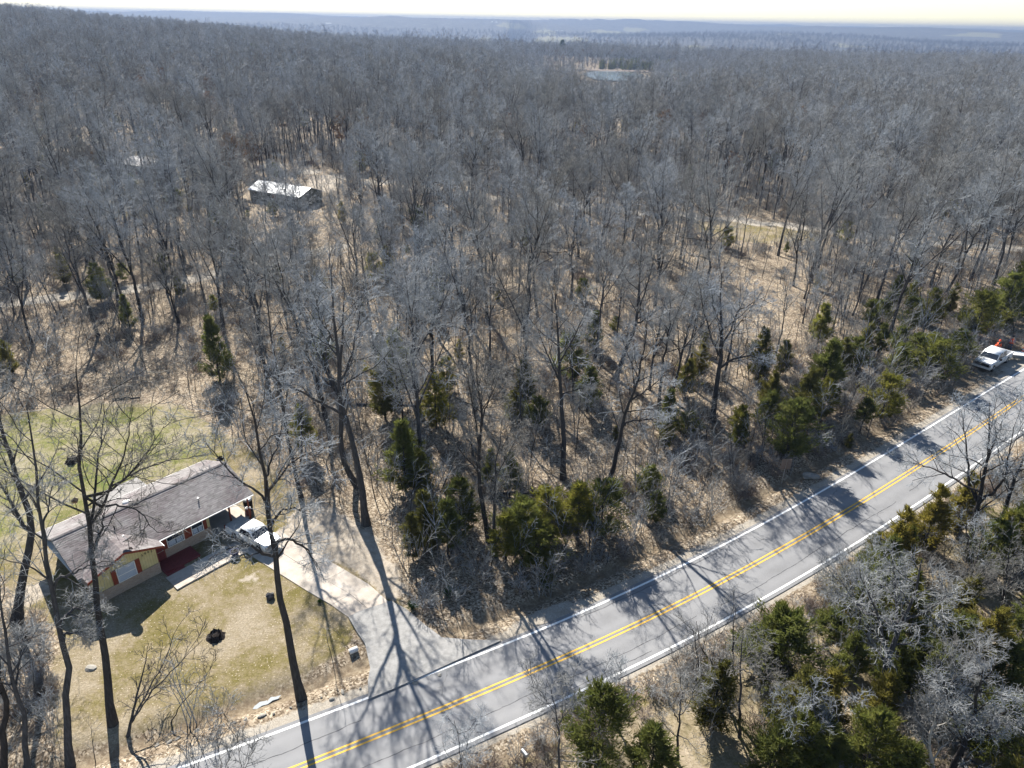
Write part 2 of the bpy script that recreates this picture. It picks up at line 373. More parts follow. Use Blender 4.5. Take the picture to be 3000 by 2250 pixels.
def dist_line(P, x, y, closed=False):
    x = np.asarray(x, float); y = np.asarray(y, float); d = np.full(x.shape, 1e9)
    n = len(P)
    for i in range(n if closed else n - 1):
        a, b = P[i], P[(i + 1) % n]; ab = b - a
        t = np.clip(((x - a[0]) * ab[0] + (y - a[1]) * ab[1]) / (ab @ ab + 1e-9), 0, 1)
        d = np.minimum(d, np.hypot(x - a[0] - t * ab[0], y - a[1] - t * ab[1]))
    return d
def soft(P, x, y, w):
    d = dist_line(P, x, y, True); s = np.where(inside(P, x, y), d, -d)
    return np.clip(0.5 + s / (2 * w), 0, 1)
FIELDS = []   # far clearings: centre x, y, half sizes, angle
def field_px(px, py, rx, ry):
    c = G(px, py); FIELDS.append((c[0], c[1], rx, ry, math.atan2(c[0], c[1])))
for f in ((1640, 121, 150, 260), (1500, 79, 120, 260), (1600, 98, 90, 240), (1790, 98, 150, 330), (1860, 90, 90, 200), (2030, 142, 70, 130), (2480, 139, 90, 200), (2890, 108, 130, 260), (2740, 106, 80, 160), (1640, 157, 60, 55), (1420, 120, 40, 130), (2310, 105, 90, 160)): field_px(*f)
def field_mask(x, y):
    m_ = np.zeros(np.shape(x))
    for cx, cy_, rx, ry, an in FIELDS:
        dx, dy = x - cx, y - cy_
        a = (dx * math.cos(an) - dy * math.sin(an)) / rx; b = (dx * math.sin(an) + dy * math.cos(an)) / ry
        m_ = np.maximum(m_, np.clip(1.5 - np.hypot(a, b), 0, 1))
    return m_
DITCH_OFF = 5.6
def ditch(x, y):
    d = road_dist(x, y); s = x * RU[0] + y * RU[1]
    prof = np.exp(-((d - HALF - 2.6) / 0.75) ** 2)
    gap = 1 - np.exp(-((s - 14.5) / 4.2) ** 2)
    return -0.55 * prof * gap * (1 - sm((s - 70) / 20))
def ground_z(x, y):
    return terrain(x, y) + ditch(x, y)

# ------------------------------------------------------------------ ground sheet
def axis(lo, hi, step, far_lo, far_hi, growth=1.09):
    a = list(np.arange(lo, hi + 1e-6, step)); s = step
    while a[-1] < far_hi: s *= growth; a.append(a[-1] + s)
    s = step
    while a[0] > far_lo: s *= growth; a.insert(0, a[0] - s)
    return np.array(a)
gx = axis(-55, 90, 0.7, -9600, 9600, 1.085); gy = axis(22, 112, 0.7, -600, 10500, 1.075)
X, Y = np.meshgrid(gx, gy); nx, ny = len(gx), len(gy)
Z = ground_z(X, Y)
nearw = (X > -60) & (X < 95) & (Y > 18) & (Y < 118)
offroad = np.clip((np.abs(road_dist(X, Y)) - HALF - 0.4) / 1.5, 0, 1)
Z = Z + np.where(nearw, 0.05 * np.sin(X * 1.7 + 2 * np.sin(Y * 0.6)) * np.sin(Y * 1.3 + X * 0.4) * offroad, 0) * (1 - soft(LAWN, X, Y, 1) * 0.6)
rr = np.hypot(X, Y)
_q = np.random.default_rng(5)
Z = Z + np.where(rr > 2200, _q.random(X.shape) * 14, 0)
idx = np.arange(nx * ny).reshape(ny, nx)
F = np.stack([idx[:-1, :-1], idx[:-1, 1:], idx[1:, 1:], idx[1:, :-1]], -1).reshape(-1, 4)
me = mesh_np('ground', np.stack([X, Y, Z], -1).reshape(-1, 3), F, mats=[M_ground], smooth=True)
dr = road_dist(X, Y); ss = X * RU[0] + Y * RU[1]
att = {}
att['lawn'] = np.maximum.reduce([soft(LAWN, X, Y, 1.2), 0.9 * soft(YARD2, X, Y, 3), 0.8 * soft(YARD4, X, Y, 3),
                                 0.62 * np.clip(1 - np.abs(-dr - HALF - 2.5) / 2.2, 0, 1) * (ss > 8)])
att['green'] = soft(GREEN, X, Y, 2.5)
tk = np.minimum(dist_line(TRACK1, X, Y) - 1.7, dist_line(TRACK2, X, Y) - 2.1)
shoulder = np.where(dr > 0, np.clip((HALF + 1.3 - dr) / 1.2, 0, 1), np.clip((HALF + 0.75 + dr) / 0.7, 0, 1))
pull = np.exp(-((ss - 101) / 14) ** 2) * np.clip((HALF + 4.2 - dr) / 2.0, 0, 1) * (dr > 0)
pull2 = np.exp(-((ss - 24) / 4.0) ** 2) * np.clip((HALF + 1.9 - dr) / 1.0, 0, 1) * (dr > 0)
att['gravel'] = np.maximum.reduce([shoulder, pull, pull2, np.clip(0.5 - tk / 1.2, 0, 1)])
att['dirt'] = np.maximum.reduce([soft(DIRT, X, Y, 1.3), 0.75 * soft(YARD3, X, Y, 2), 0.62 * np.exp(-((X - G(735, 1700)[0]) ** 2 + (Y - G(735, 1700)[1]) ** 2) / 1.6), 0.9 * np.exp(-((X - G(95, 1740)[0]) ** 2 + (Y - G(95, 1740)[1]) ** 2) / 3.0)])
att['verge'] = np.where(dr > 0, np.clip(1 - np.abs(dr - HALF - 2.6) / 1.5, 0, 1) * 0.75, np.clip(1 - np.abs(-dr - HALF - 1.7) / 1.1, 0, 1) * 0.75)
att['bank'] = np.clip((-dr - HALF - 2.0) / 2.0, 0, 1) * (rr < 200)
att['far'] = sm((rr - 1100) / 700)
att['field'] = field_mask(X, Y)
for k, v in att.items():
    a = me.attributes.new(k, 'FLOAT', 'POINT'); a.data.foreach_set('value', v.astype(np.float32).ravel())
ground = bpy.data.objects.new('ground', me); link(ground); tag(ground, 'leaf littered woodland floor and patchy lawn', kind='structure')

# ------------------------------------------------------------------ road
def ribbon(name, s0, s1, o0, o1, z, mat, parent=None, step=1.0, ns=1, kind=None, attr=None):
    s = np.arange(s0, s1 + 1e-6, step); K = len(s); offs = np.linspace(o0, o1, ns + 1)
    V = []
    for o in offs:
        p = road_pt(s, o); c = road_pt(s, 0 * o)
        V.append(np.column_stack([p, terrain(p[:, 0], p[:, 1]) + z]))
    V = np.stack(V, 1)  # K, ns+1, 3
    ii = np.arange(K * (ns + 1)).reshape(K, ns + 1)
    Fq = np.stack([ii[:-1, :-1], ii[1:, :-1], ii[1:, 1:], ii[:-1, 1:]], -1).reshape(-1, 4)[:, ::-1]
    me = mesh_np(name, V.reshape(-1, 3), Fq, mats=[mat])
    if attr is not None:
        a = me.attributes.new('track', 'FLOAT', 'POINT'); a.data.foreach_set('value', np.tile(attr(offs), K).astype(np.float32))
    o = bpy.data.objects.new(name, me); link(o, parent)
    if kind: o['kind'] = kind
    return o
trk = lambda o: np.exp(-((np.abs(o) - 0.75) / 0.35) ** 2) + np.exp(-((np.abs(o) - 2.25) / 0.35) ** 2)
road = ribbon('road', -45, 190, -HALF, HALF, 0.05, M_asphalt, ns=28, kind='structure', attr=trk)
road['label'] = 'grey two lane asphalt road with yellow centre lines'
ribbon('edge_line', -45, 190, LANE - 0.08, LANE + 0.09, 0.056, M_white, road)
ribbon('edge_line', -45, 190, -LANE - 0.08, -LANE + 0.08, 0.056, M_white, road)
ribbon('centre_line', -45, 190, 0.10, 0.215, 0.056, M_yellow, road)
ribbon('centre_line', -45, 190, -0.215, -0.10, 0.056, M_yellow, road)

def crack(s0, s1, off, seed):
    rg = np.random.default_rng(seed); s_ = np.arange(s0, s1, 0.25); w = np.cumsum(rg.normal(0, 0.022, len(s_))); w -= np.linspace(0, w[-1], len(s_)); hw = 0.010 + 0.016 * rg.random(len(s_))
    L_ = np.array([road_pt(np.array([a]), off + b + c)[0] for a, b, c in zip(s_, w, hw)]); R_ = np.array([road_pt(np.array([a]), off + b - c)[0] for a, b, c in zip(s_, w, hw)])
    V = np.concatenate([np.column_stack([q, terrain(q[:, 0], q[:, 1]) + 0.0535]) for q in (L_, R_)]); n = len(s_); i = np.arange(n - 1)
    o = bpy.data.objects.new('crack', mesh_np('crack', V, np.stack([i + n, i + n + 1, i + 1, i], -1), mats=[M_crack])); link(o, road)
M_crack = plain('crack_filler', (0.045, 0.045, 0.048), 0.8)
for k, (a, b, o_) in enumerate(((-8, 14, -1.7), (15, 34, -1.62), (36, 58, -1.72), (60, 84, -1.6), (-4, 9, 1.5), (26, 41, 2.6), (20, 29, -2.5), (70, 80, 1.4))): crack(a, b, o_, 60 + k)
def sheet(name, pxs, mat, lift, thick=0.06, parent=None, kind=None, world=None):
    P = [GV(*p) for p in pxs] if world is None else world
    pts = [Vector((p[0], p[1], zt(p[0], p[1]) + lift)) for p in P]
    b = MB(); b.poly(pts, thick); o = b.build(name, mat, parent)
    if kind: o['kind'] = kind
    return o
apron = sheet('driveway_apron', [(1021, 1811), (1050, 1795), (1146, 1764), (1190, 1787), (1240, 1830), (1295, 1871), (1380, 1878), (1468, 1880), (1330, 1942), (1158, 2020), (1080, 2052), (1078, 2000), (1085, 1960), (1070, 1890), (1046, 1855)], M_apron, 0.044, 0.1, kind='structure')
apron['label'] = 'grey asphalt driveway apron joining the road'
# concrete driveway of separate slabs
drive = empty('driveway', GV(960, 1740), label='pale concrete driveway made of large slabs'); drive['kind'] = 'structure'
DL = [G(*p)[:2] for p in ((1021, 1810), (971, 1774), (900, 1733), (824, 1685), (760, 1645), (700, 1605))]
DR = [G(*p)[:2] for p in ((1140, 1765), (1080, 1712), (1011, 1671), (945, 1632), (880, 1592), (820, 1555))]
for i in range(5):
    for j in range(2):
        f0, f1 = (0.003, 0.497) if j == 0 else (0.503, 0.997); e = 0.004
        c = [DL[i + u] * (1 - f) + DR[i + u] * f for u, f in ((0, f0), (1, f0), (1, f1), (0, f1))]
        cm = sum(c) / 4; c = [cm + (q - cm) * (1 - e) for q in c]
        b_ = MB(); b_.poly([Vector((q[0], q[1], zt(q[0], q[1]) + 0.055 + 0.006 * ((i * 2 + j) % 3))) for q in c][::-1], 0.1)
        o = b_.build('slab', M_conc, drive); o.matrix_parent_inverse = Matrix.Translation(-drive.location)
# ------------------------------------------------------------------ tree growing (vectorised)
def unit(v): return v / (np.linalg.norm(v, axis=-1, keepdims=True) + 1e-9)
def tubes(P, Rd, s):
    """P (B,K,3), Rd (B,K) -> verts, quads"""
    B, K, _ = P.shape
    T = unit(np.gradient(P, axis=1)); ref = np.where(np.abs(T[:, :1, 2:3]) < 0.8, np.array([0, 0, 1.0]), np.array([1.0, 0, 0]))
    N = unit(np.cross(T, np.broadcast_to(ref, T.shape))); Bn = np.cross(T, N)
    an = np.arange(s) * 2 * np.pi / s
    V = P[:, :, None, :] + Rd[:, :, None, None] * (np.cos(an)[None, None, :, None] * N[:, :, None, :] + np.sin(an)[None, None, :, None] * Bn[:, :, None, :])
    ii = np.arange(B * K * s).reshape(B, K, s); a = ii[:, :-1]; b = ii[:, 1:]
    Fq = np.stack([a, np.roll(a, -1, 2), np.roll(b, -1, 2), b], -1).reshape(-1, 4)
    return V.reshape(-1, 3), Fq
def grow(P, Rd, n, t0, t1, ang, lenf, K, rg, rr_=0.6, rmin=0.008, gnarl=0.18, up=0.06, taper=0.5, angsd=0.2, lmin=0.0):
    B, Kp = Rd.shape
    L = np.linalg.norm(np.diff(P, axis=1), axis=2).sum(1)
    t = t0 + (t1 - t0) * (np.arange(n)[None, :] + rg.random((B, n))) / n
    fi = np.clip(t * (Kp - 1), 0, Kp - 1.001); i0 = fi.astype(int); w = (fi - i0)[..., None]; bi = np.arange(B)[:, None]
    pos = P[bi, i0] * (1 - w) + P[bi, i0 + 1] * w
    tan = unit(P[bi, i0 + 1] - P[bi, i0]); rad = (Rd[bi, i0] * (1 - w[..., 0]) + Rd[bi, i0 + 1] * w[..., 0])
    ref = np.where(np.abs(tan[..., 2:3]) < 0.9, np.array([0, 0, 1.0]), np.array([1.0, 0, 0]))
    e1 = unit(np.cross(tan, ref)); e2 = np.cross(tan, e1)
    ph = rg.random((B, 1)) * 6.28 + np.arange(n)[None, :] * 2.4 + rg.normal(0, 0.5, (B, n))
    an = ang * (1 + rg.normal(0, angsd, (B, n)))
    d = np.cos(an)[..., None] * tan + np.sin(an)[..., None] * (np.cos(ph)[..., None] * e1 + np.sin(ph)[..., None] * e2)
    ln = np.maximum(L[:, None] * lenf * (1 - taper * (t - t0) / max(t1 - t0, 1e-6)) * (0.65 + 0.7 * rg.random((B, n))), lmin)
    M = B * n; d = d.reshape(M, 3); pos = pos.reshape(M, 3); ln = ln.reshape(M); rad = rad.reshape(M)
    out = np.zeros((M, K, 3)); out[:, 0] = pos
    for k in range(1, K):
        d = d + rg.normal(0, gnarl, (M, 3)); d[:, 2] += up; d = unit(d)
        out[:, k] = out[:, k - 1] + d * (ln / (K - 1))[:, None]
    r0 = np.maximum(rad * rr_, rmin * 1.15)
    RR = r0[:, None] + (rmin - r0[:, None]) * np.linspace(0, 1, K)[None, :] ** 0.8
    return out, RR
def resample(P, K):
    P = np.asarray(P, float); s = np.concatenate([[0], np.cumsum(np.linalg.norm(np.diff(P, axis=0), axis=1))]); q = np.linspace(0, s[-1], K)
    return np.stack([np.interp(q, s, P[:, i]) for i in range(3)], -1)
def cat(parts):
    Vs, Fs, o = [], [], 0
    for V, Fq in parts: Vs.append(V); Fs.append(Fq + o); o += len(V)
    return np.concatenate(Vs), np.concatenate(Fs)
def bare_tree(seed, H, r0, spread=0.30, fork=2, lod=0, crown0=0.42, lean=0.0, pale=False):
    """returns (trunk verts, quads), (crown verts, quads), local coordinates with the foot at the origin"""
    rg = np.random.default_rng(seed); K = 16
    z = np.linspace(-0.25, 1, K); z[0] = -0.02
    wob = np.cumsum(rg.normal(0, 0.013, (K, 2)), 0) * H
    la = rg.random() * 6.28
    P = np.column_stack([wob[:, 0] * np.linspace(0, 1, K) + lean * H * np.cos(la) * z ** 1.3 * (z > 0) if False else wob[:, 0] * np.linspace(0, 1, K) + lean * H * math.cos(la) * np.clip(z, 0, 1), wob[:, 1] * np.linspace(0, 1, K) + lean * H * math.sin(la) * np.clip(z, 0, 1), np.linspace(-0.02, 1, K) * H])
    tt = np.linspace(0, 1, K)
    Rt = r0 * (1 - 0.93 * tt ** 0.9) * (1 + 0.5 * np.exp(-tt * 22)); Rt = np.maximum(Rt, 0.012)
    P, Rt = P[None], Rt[None]
    stems = [(P, Rt)]
    if fork:
        lp, lr = grow(P, Rt, fork, crown0 * 0.85, crown0 * 1.25, 0.36, 0.60, K, rg, 0.78, 0.012, 0.035, 0.035, 0.2)
        stems.append((lp, lr))
    SP = np.concatenate([a for a, _ in stems]); SR = np.concatenate([b for _, b in stems])
    n1, n2, n3, n4 = [(10, 7, 5, 3), (9, 6, 5, 2), (7, 5, 4, 0), (8, 5, 0, 0)][lod]
    t0 = np.concatenate([[crown0], np.full(len(SP) - 1, 0.22)])
    l1p, l1r = [], []
    for i in range(len(SP)):
        a, b = grow(SP[i:i + 1], SR[i:i + 1], n1 if i == 0 else max(4, n1 - 3), t0[i], 0.97, 0.95, spread * 1.18 * (1.0 if i == 0 else 1.25), 7, rg, 0.62, 0.010, 0.12, 0.085, 0.55)
        l1p.append(a); l1r.append(b)
    l1p = np.concatenate(l1p); l1r = np.concatenate(l1r)
    sides = [8, 5, 4, 3][lod]
    trunk = cat([tubes(SP, SR, sides), tubes(l1p, l1r, [5, 4, 3, 3][lod])])
    tw = [0.0105, 0.013, 0.03, 0.06][lod]
    A = np.concatenate([l1p, resample_many(SP, 7)]); AR = np.concatenate([l1r, SR[:, np.linspace(0, K - 1, 7).astype(int)]])
    l2p, l2r = grow(l1p, l1r, n2, 0.22, 1.0, 0.75, 0.48, 4, rg, 0.62, tw * 1.3, 0.20, 0.07, 0.45)
    l2p2, l2r2 = grow(SP, SR, n2, 0.62, 1.0, 0.8, 0.13, 4, rg, 0.55, tw * 1.3, 0.20, 0.07, 0.4)
    l2p = np.concatenate([l2p, l2p2]); l2r = np.concatenate([l2r, l2r2])
    parts = [tubes(l2p, l2r, 4 if lod == 0 else 3)]
    if n3:
        l3p, l3r = grow(l2p, l2r, n3, 0.2, 1.0, 0.72, 0.55, 3, rg, 0.7, tw, 0.26, 0.06, 0.4)
        parts.append(tubes(l3p, l3r, 3))
        if n4:
            l4p, l4r = grow(l3p, l3r, n4, 0.25, 1.0, 0.7, 0.62, 3 if lod == 0 else 2, rg, 0.8, tw * 0.75, 0.28, 0.04, 0.35, lmin=0.35)
            parts.append(tubes(l4p, l4r, 3))
    return trunk, cat(parts)
def resample_many(P, K): return np.stack([resample(p, K) for p in P])

def cedar_parts(seed, H, rad, n=120, per=26, lo=0.06, shape=0.8, sz=0.34):
    rg = np.random.default_rng(seed)
    K = 8; tr = np.column_stack([np.cumsum(rg.normal(0, 0.02, K)), np.cumsum(rg.normal(0, 0.02, K)), np.linspace(-0.2, H * 0.93, K)])[None]
    rt = np.linspace(0.035 * H * 0.55, 0.015, K)[None]
    h = lo + (1 - lo) * rg.random(n) ** 1.15; ph = rg.random(n) * 6.28
    lobes = 1 + 0.32 * np.sin(ph * 3 + seed) * np.sin(h * 9 + seed * 2) + rg.normal(0, 0.26, n)
    prof = np.minimum((1 - h) ** shape, 0.35 + 3.2 * (h - lo)) 
    ln = np.maximum(rad * prof * lobes, 0.22)
    org = np.column_stack([np.zeros(n), np.zeros(n), h * H * 0.95 - 0.15 * ln])
    d = np.column_stack([np.cos(ph), np.sin(ph), 0.35 + 0.5 * h])
    end = org + d * ln[:, None]
    bp = np.stack([org, (org + end) / 2 - np.array([0, 0, 0.04]), end], 1)
    br = np.stack([np.full(n, 0.018), np.full(n, 0.012), np.full(n, 0.006)], 1)
    trunk = cat([tubes(tr, rt, 7), tubes(bp, br, 3)])
    t = 0.45 + 0.62 * rg.random((n, per)) ** 0.8
    c = org[:, None] + (end - org)[:, None] * t[..., None] + rg.normal(0, 0.17, (n, per, 3)) * (0.5 + 0.3 * ln)[:, None, None]
    c = c.reshape(-1, 3); M = len(c)
    ax = unit(np.repeat(d, per, 0) * np.array([1, 1, 0.8]) + rg.normal(0, 0.55, (M, 3)) + np.array([0, 0, 0.35]))
    L = sz * (0.6 + 0.8 * rg.random(M))
    s1 = unit(np.cross(ax, rg.normal(0, 1, (M, 3)))); s2 = np.cross(ax, s1)
    V = []; Fs = []
    for sd in (s1, s2):
        V.append(np.stack([c - sd * (L * 0.11)[:, None], c + sd * (L * 0.11)[:, None], c + ax * L[:, None]], 1))
    V = np.concatenate(V).reshape(-1, 3); F3 = np.arange(len(V)).reshape(-1, 3)
    return trunk, (V, F3)
def leafy_parts(seed, H, rad, n=160, per=26, lo=0.3, sz=0.5):
    """round or loose evergreen crown on a tall trunk"""
    return cedar_parts(seed, H, rad, n, per, lo, 0.45, sz)

def tree_meshes(parts, mt, mc, tri=False):
    (tv, tf), (cv, cf) = parts
    a = mesh_np('trunk', tv, tf, mats=[mt], smooth=True)
    b = mesh_np('crown', cv, None if tri else cf, cf if tri else None, mats=[mc], smooth=not tri)
    return a, b
def one_mesh(name, parts, mt, mc, tri=False):
    (tv, tf), (cv, cf) = parts
    V = np.concatenate([tv, cv])
    if tri: return mesh_np(name, V, tf, cf + len(tv), mats=[mt, mc], mi=np.r_[np.zeros(len(tf)), np.ones(len(cf))])
    return mesh_np(name, V, np.concatenate([tf, cf + len(tv)]), mats=[mt, mc], mi=np.r_[np.zeros(len(tf)), np.ones(len(cf))], smooth=True)
def plant_tree(name, meshes, loc, rz, sc, label, cat_, group=None, tilt=(0, 0)):
    root = empty(name, loc, rz, label, cat_, group); root.rotation_euler = (tilt[0], tilt[1], rz)
    root.scale = (sc, sc, sc) if np.isscalar(sc) else sc
    for nm, me_ in zip(('trunk', 'crown'), meshes):
        link(bpy.data.objects.new(nm, me_), root)
    return root

# ------------------------------------------------------------------ traced foreground trees
OCC = []      # (x, y, radius) ground already taken
HEROES = []   # named landmarks for the labels of the trees around them
def hero(base_px, limbs, r0, label, name='bare_tree', n=(9, 6, 5, 4), twig=0.0105, lf=(0.34, 0.46, 0.5), seed=0, mats=None, t0=0.35, group=None, cat_='tree', spread_off=0.28):
    rg = np.random.default_rng(1000 + seed + int(base_px[0]))
    B = G(*base_px); B[2] = float(ground_z(B[0], B[1])); K = 14
    SP, SR = [], []
    for k, lm in enumerate(limbs):
        pts = []
        L0 = None
        for j, q in enumerate(lm):
            off = 0.0
            if k > 0: off = (1 if k % 2 else -1) * spread_off * (np.hypot(q[0] - lm[0][0], q[1] - lm[0][1])) * 0.03
            pts.append(on_plane(q[0], q[1], B, off))
        pts = np.array(pts)
        if k == 0: pts = np.vstack([B - np.array([0, 0, 0.15]), B + (pts[0] - B) * 0.02, pts])
        q = resample(pts, K) ; q[1:-1] += rg.normal(0, 0.035, (K - 2, 3)); tt = np.linspace(0, 1, K)
        if k == 0:
            rad = r0 * (1 - 0.88 * tt ** 1.1) * (1 + 0.45 * np.exp(-tt * 25))
            trunkP, trunkR = q, rad
        else:
            i = int(np.argmin(np.linalg.norm(trunkP - q[0], axis=1))); rad = trunkR[i] * 0.68 * (1 - 0.85 * tt ** 1.1)
            q[0] = trunkP[i]
        SP.append(q); SR.append(np.maximum(rad, 0.014))
    SP = np.array(SP) - B; SR = np.array(SR)
    l1 = [grow(SP[i:i + 1], SR[i:i + 1], n[0], (t0 if i == 0 else 0.18), 1.0, 0.8, lf[0] * (0.62 if i == 0 else 1.0), 6, rg, 0.55, twig * 1.5, 0.15, 0.05, 0.35) for i in range(len(SP))]
    p1 = np.concatenate([a for a, _ in l1]); r1 = np.concatenate([b for _, b in l1])
    p2, r2 = grow(p1, r1, n[1], 0.15, 1.0, 0.75, lf[1], 4, rg, 0.62, twig * 1.2, 0.2, 0.05, 0.4, lmin=0.5)
    p3, r3 = grow(p2, r2, n[2], 0.2, 1.0, 0.72, lf[2], 3, rg, 0.7, twig, 0.25, 0.03, 0.35, lmin=0.35)
    parts = [tubes(p2, r2, 4), tubes(p3, r3, 3)]
    if n[3]:
        p4, r4 = grow(p3, r3, n[3], 0.25, 1.0, 0.7, 0.6, 3, rg, 0.8, twig * 0.75, 0.28, 0.02, 0.3, lmin=0.28); parts.append(tubes(p4, r4, 3))
    ms = tree_meshes((cat([tubes(SP, SR, 10), tubes(p1, r1, 5)]), cat(parts)), *(mats or (M_bark, M_twig)))
    OCC.append((B[0], B[1], 3.4)); HEROES.append((B, label))
    return plant_tree(name, ms, B, 0, 1.0, label, cat_, group)

hero((883, 2043), [[(867, 1982), (838, 1839), (814, 1717), (802, 1594), (781, 1468), (773, 1394), (757, 1300), (744, 1231), (721, 1150)],
                   [(781, 1465), (768, 1450), (731, 1426), (684, 1394), (631, 1331), (600, 1290)], [(779, 1450), (810, 1410), (852, 1357), (894, 1331), (950, 1340)],
                   [(777, 1410), (794, 1347), (815, 1305), (831, 1205), (840, 1150)], [(796, 1530), (826, 1494), (857, 1489), (910, 1500)], [(800, 1590), (850, 1578), (900, 1610), (930, 1660)],
                   [(805, 1640), (740, 1600), (680, 1600), (610, 1640)]], 0.27, 'tall bare tree on the front lawn, its trunk crossing the white pickup', n=(8, 6, 4, 2), t0=0.5, seed=1)
hero((330, 2120), [[(321, 2055), (303, 1880), (285, 1758), (265, 1575), (262, 1546), (248, 1444), (234, 1375), (236, 1281), (232, 1200), (222, 1080)],
                   [(264, 1550), (281, 1485), (281, 1403), (293, 1322), (300, 1250), (310, 1150)], [(268, 1535), (293, 1493), (325, 1424), (366, 1334), (374, 1281), (390, 1190)],
                   [(300, 1470), (325, 1424), (407, 1379), (488, 1350), (570, 1342)], [(310, 1450), (380, 1390), (440, 1310), (480, 1249)], [(280, 1590), (301, 1546), (306, 1500)],
                   [(285, 1485), (340, 1482), (400, 1490), (462, 1560)]], 0.25, 'forked bare tree standing in front of the yellow house gable', n=(8, 6, 4, 2), t0=0.6, seed=2)
hero((199, 2230), [[(191, 2084), (195, 1982), (203, 1941), (175, 1852), (150, 1697), (126, 1575), (122, 1534), (110, 1444), (98, 1322), (90, 1261), (77, 1180)],
                   [(124, 1540), (142, 1493), (150, 1440), (163, 1400)], [(152, 1702), (203, 1684), (264, 1656), (330, 1640)], [(170, 1830), (220, 1780), (280, 1800)], [(178, 1860), (230, 1850), (275, 1880)]],
     0.22, 'crooked slim bare tree left of the forked lawn tree', n=(8, 6, 4, 2), t0=0.45, seed=3)
hero((49, 1826), [[(53, 1770), (69, 1688), (85, 1607), (96, 1546), (81, 1485), (49, 1395), (20, 1314), (0, 1240), (-30, 1100)], [(92, 1560), (60, 1530), (20, 1450), (-20, 1380)]],
     0.33, 'stout dark trunk leaning left beside the house end', n=(9, 6, 4, 3), t0=0.5, seed=4)
hero((71, 2262), [[(73, 2104), (45, 2022), (24, 1933), (4, 1778), (-10, 1640)], [(45, 2022), (60, 1930), (80, 1850)]], 0.17, 'thin bent bare tree in the lower left corner', n=(9, 6, 4, 3), t0=0.4, seed=5)
hero((8, 2290), [[(8, 2145), (24, 2063), (0, 2002), (-40, 1900), (-60, 1750)]], 0.22, 'dark bare trunk cut off by the left edge of the photo', n=(9, 6, 4, 3), t0=0.4, seed=6)
hero((1073, 1536), [[(1062, 1436), (1036, 1310), (1015, 1226), (999, 1189), (993, 1120), (993, 1031), (981, 960), (975, 860), (970, 790)],
                    [(994, 1153), (981, 1133), (952, 1084), (924, 1020), (900, 930)], [(1010, 1215), (989, 1205), (936, 1179), (884, 1147), (826, 1121), (780, 1090)], [(1000, 1120), (1030, 1040), (1050, 950), (1060, 860)], [(985, 1010), (940, 940), (920, 850)]],
     0.31, 'tall leaning bare tree beside the gravel drive, casting a long forked shadow', n=(10, 7, 4, 2), t0=0.42, seed=7)
hero((1049, 1426), [[(1031, 1400), (1003, 1342), (999, 1258), (995, 1160), (1000, 1050), (1005, 940), (1010, 840)], [(996, 1160), (1030, 1060), (1070, 960)]], 0.28, 'straight bare trunk just left of the leaning driveway tree', n=(10, 6, 5, 3), t0=0.5, seed=8)
hero((884, 1463), [[(873, 1415), (857, 1352), (852, 1326), (839, 1258), (826, 1179), (813, 1100), (795, 1000), (785, 900), (775, 800)], [(830, 1190), (860, 1100), (870, 1000)]], 0.19, 'slender bare tree growing behind the white pickup by the house', n=(9, 6, 5, 3), t0=0.5, seed=9)
hero((1433, 1585), [[(1417, 1510), (1402, 1384), (1405, 1289), (1414, 1226), (1400, 1132), (1395, 1040)], [(1404, 1300), (1386, 1194), (1370, 1110), (1350, 1050)], [(1404, 1250), (1440, 1150), (1450, 1080)]],
     0.22, 'grey twin stemmed bare tree rising out of the roadside cedars', n=(11, 7, 4, 2), t0=0.4, seed=10)
hero((1452, 1630), [[(1449, 1591), (1449, 1478), (1452, 1365), (1465, 1290), (1470, 1230)], [(1451, 1400), (1490, 1330), (1520, 1270)]], 0.16, 'short bushy bare tree in front of the twin stemmed one', n=(11, 7, 4, 2), t0=0.35, seed=11)
hero((1650, 1402), [[(1650, 1257), (1641, 1100), (1635, 1000), (1630, 900), (1625, 820)], [(1645, 1130), (1600, 1030), (1570, 950)], [(1640, 1060), (1690, 970), (1720, 900)]], 0.27, 'upright bare tree with lichen grey top behind the roadside cedars', n=(10, 7, 4, 2), t0=0.45, seed=12)
hero((1786, 1424), [[(1811, 1308), (1827, 1227), (1848, 1170), (1872, 1113), (1876, 1072), (1890, 1000), (1895, 940)], [(1829, 1240), (1860, 1231), (1904, 1229), (1950, 1232)], [(1850, 1170), (1900, 1140), (1960, 1090)], [(1872, 1110), (1840, 1040), (1820, 980)]],
     0.23, 'right leaning pale bare tree close to the road bank', n=(10, 7, 4, 2), t0=0.42, seed=13)
hero((2085, 1233), [[(2100, 1125), (2112, 1052), (2115, 976), (2109, 881), (2115, 800)], [(2113, 1010), (2140, 976), (2159, 913), (2241, 869)], [(2110, 1050), (2080, 980), (2060, 900), (2050, 840)], [(2108, 1080), (2145, 1052), (2200, 1040), (2260, 1060)], [(2115, 960), (2090, 900), (2080, 830)]],
     0.30, 'broad spreading bare tree alone on the open leafy slope', n=(10, 7, 4, 2), t0=0.45, seed=14)
hero((1800, 1110), [[(1813, 1083), (1838, 1007), (1863, 951), (1869, 888), (1875, 800), (1880, 720)], [(1862, 955), (1926, 907), (2008, 859), (2060, 840)], [(1866, 930), (1900, 820), (1920, 740)]], 0.27, 'V shaped bare tree with one long limb reaching right', n=(10, 7, 4, 2), t0=0.45, seed=15)
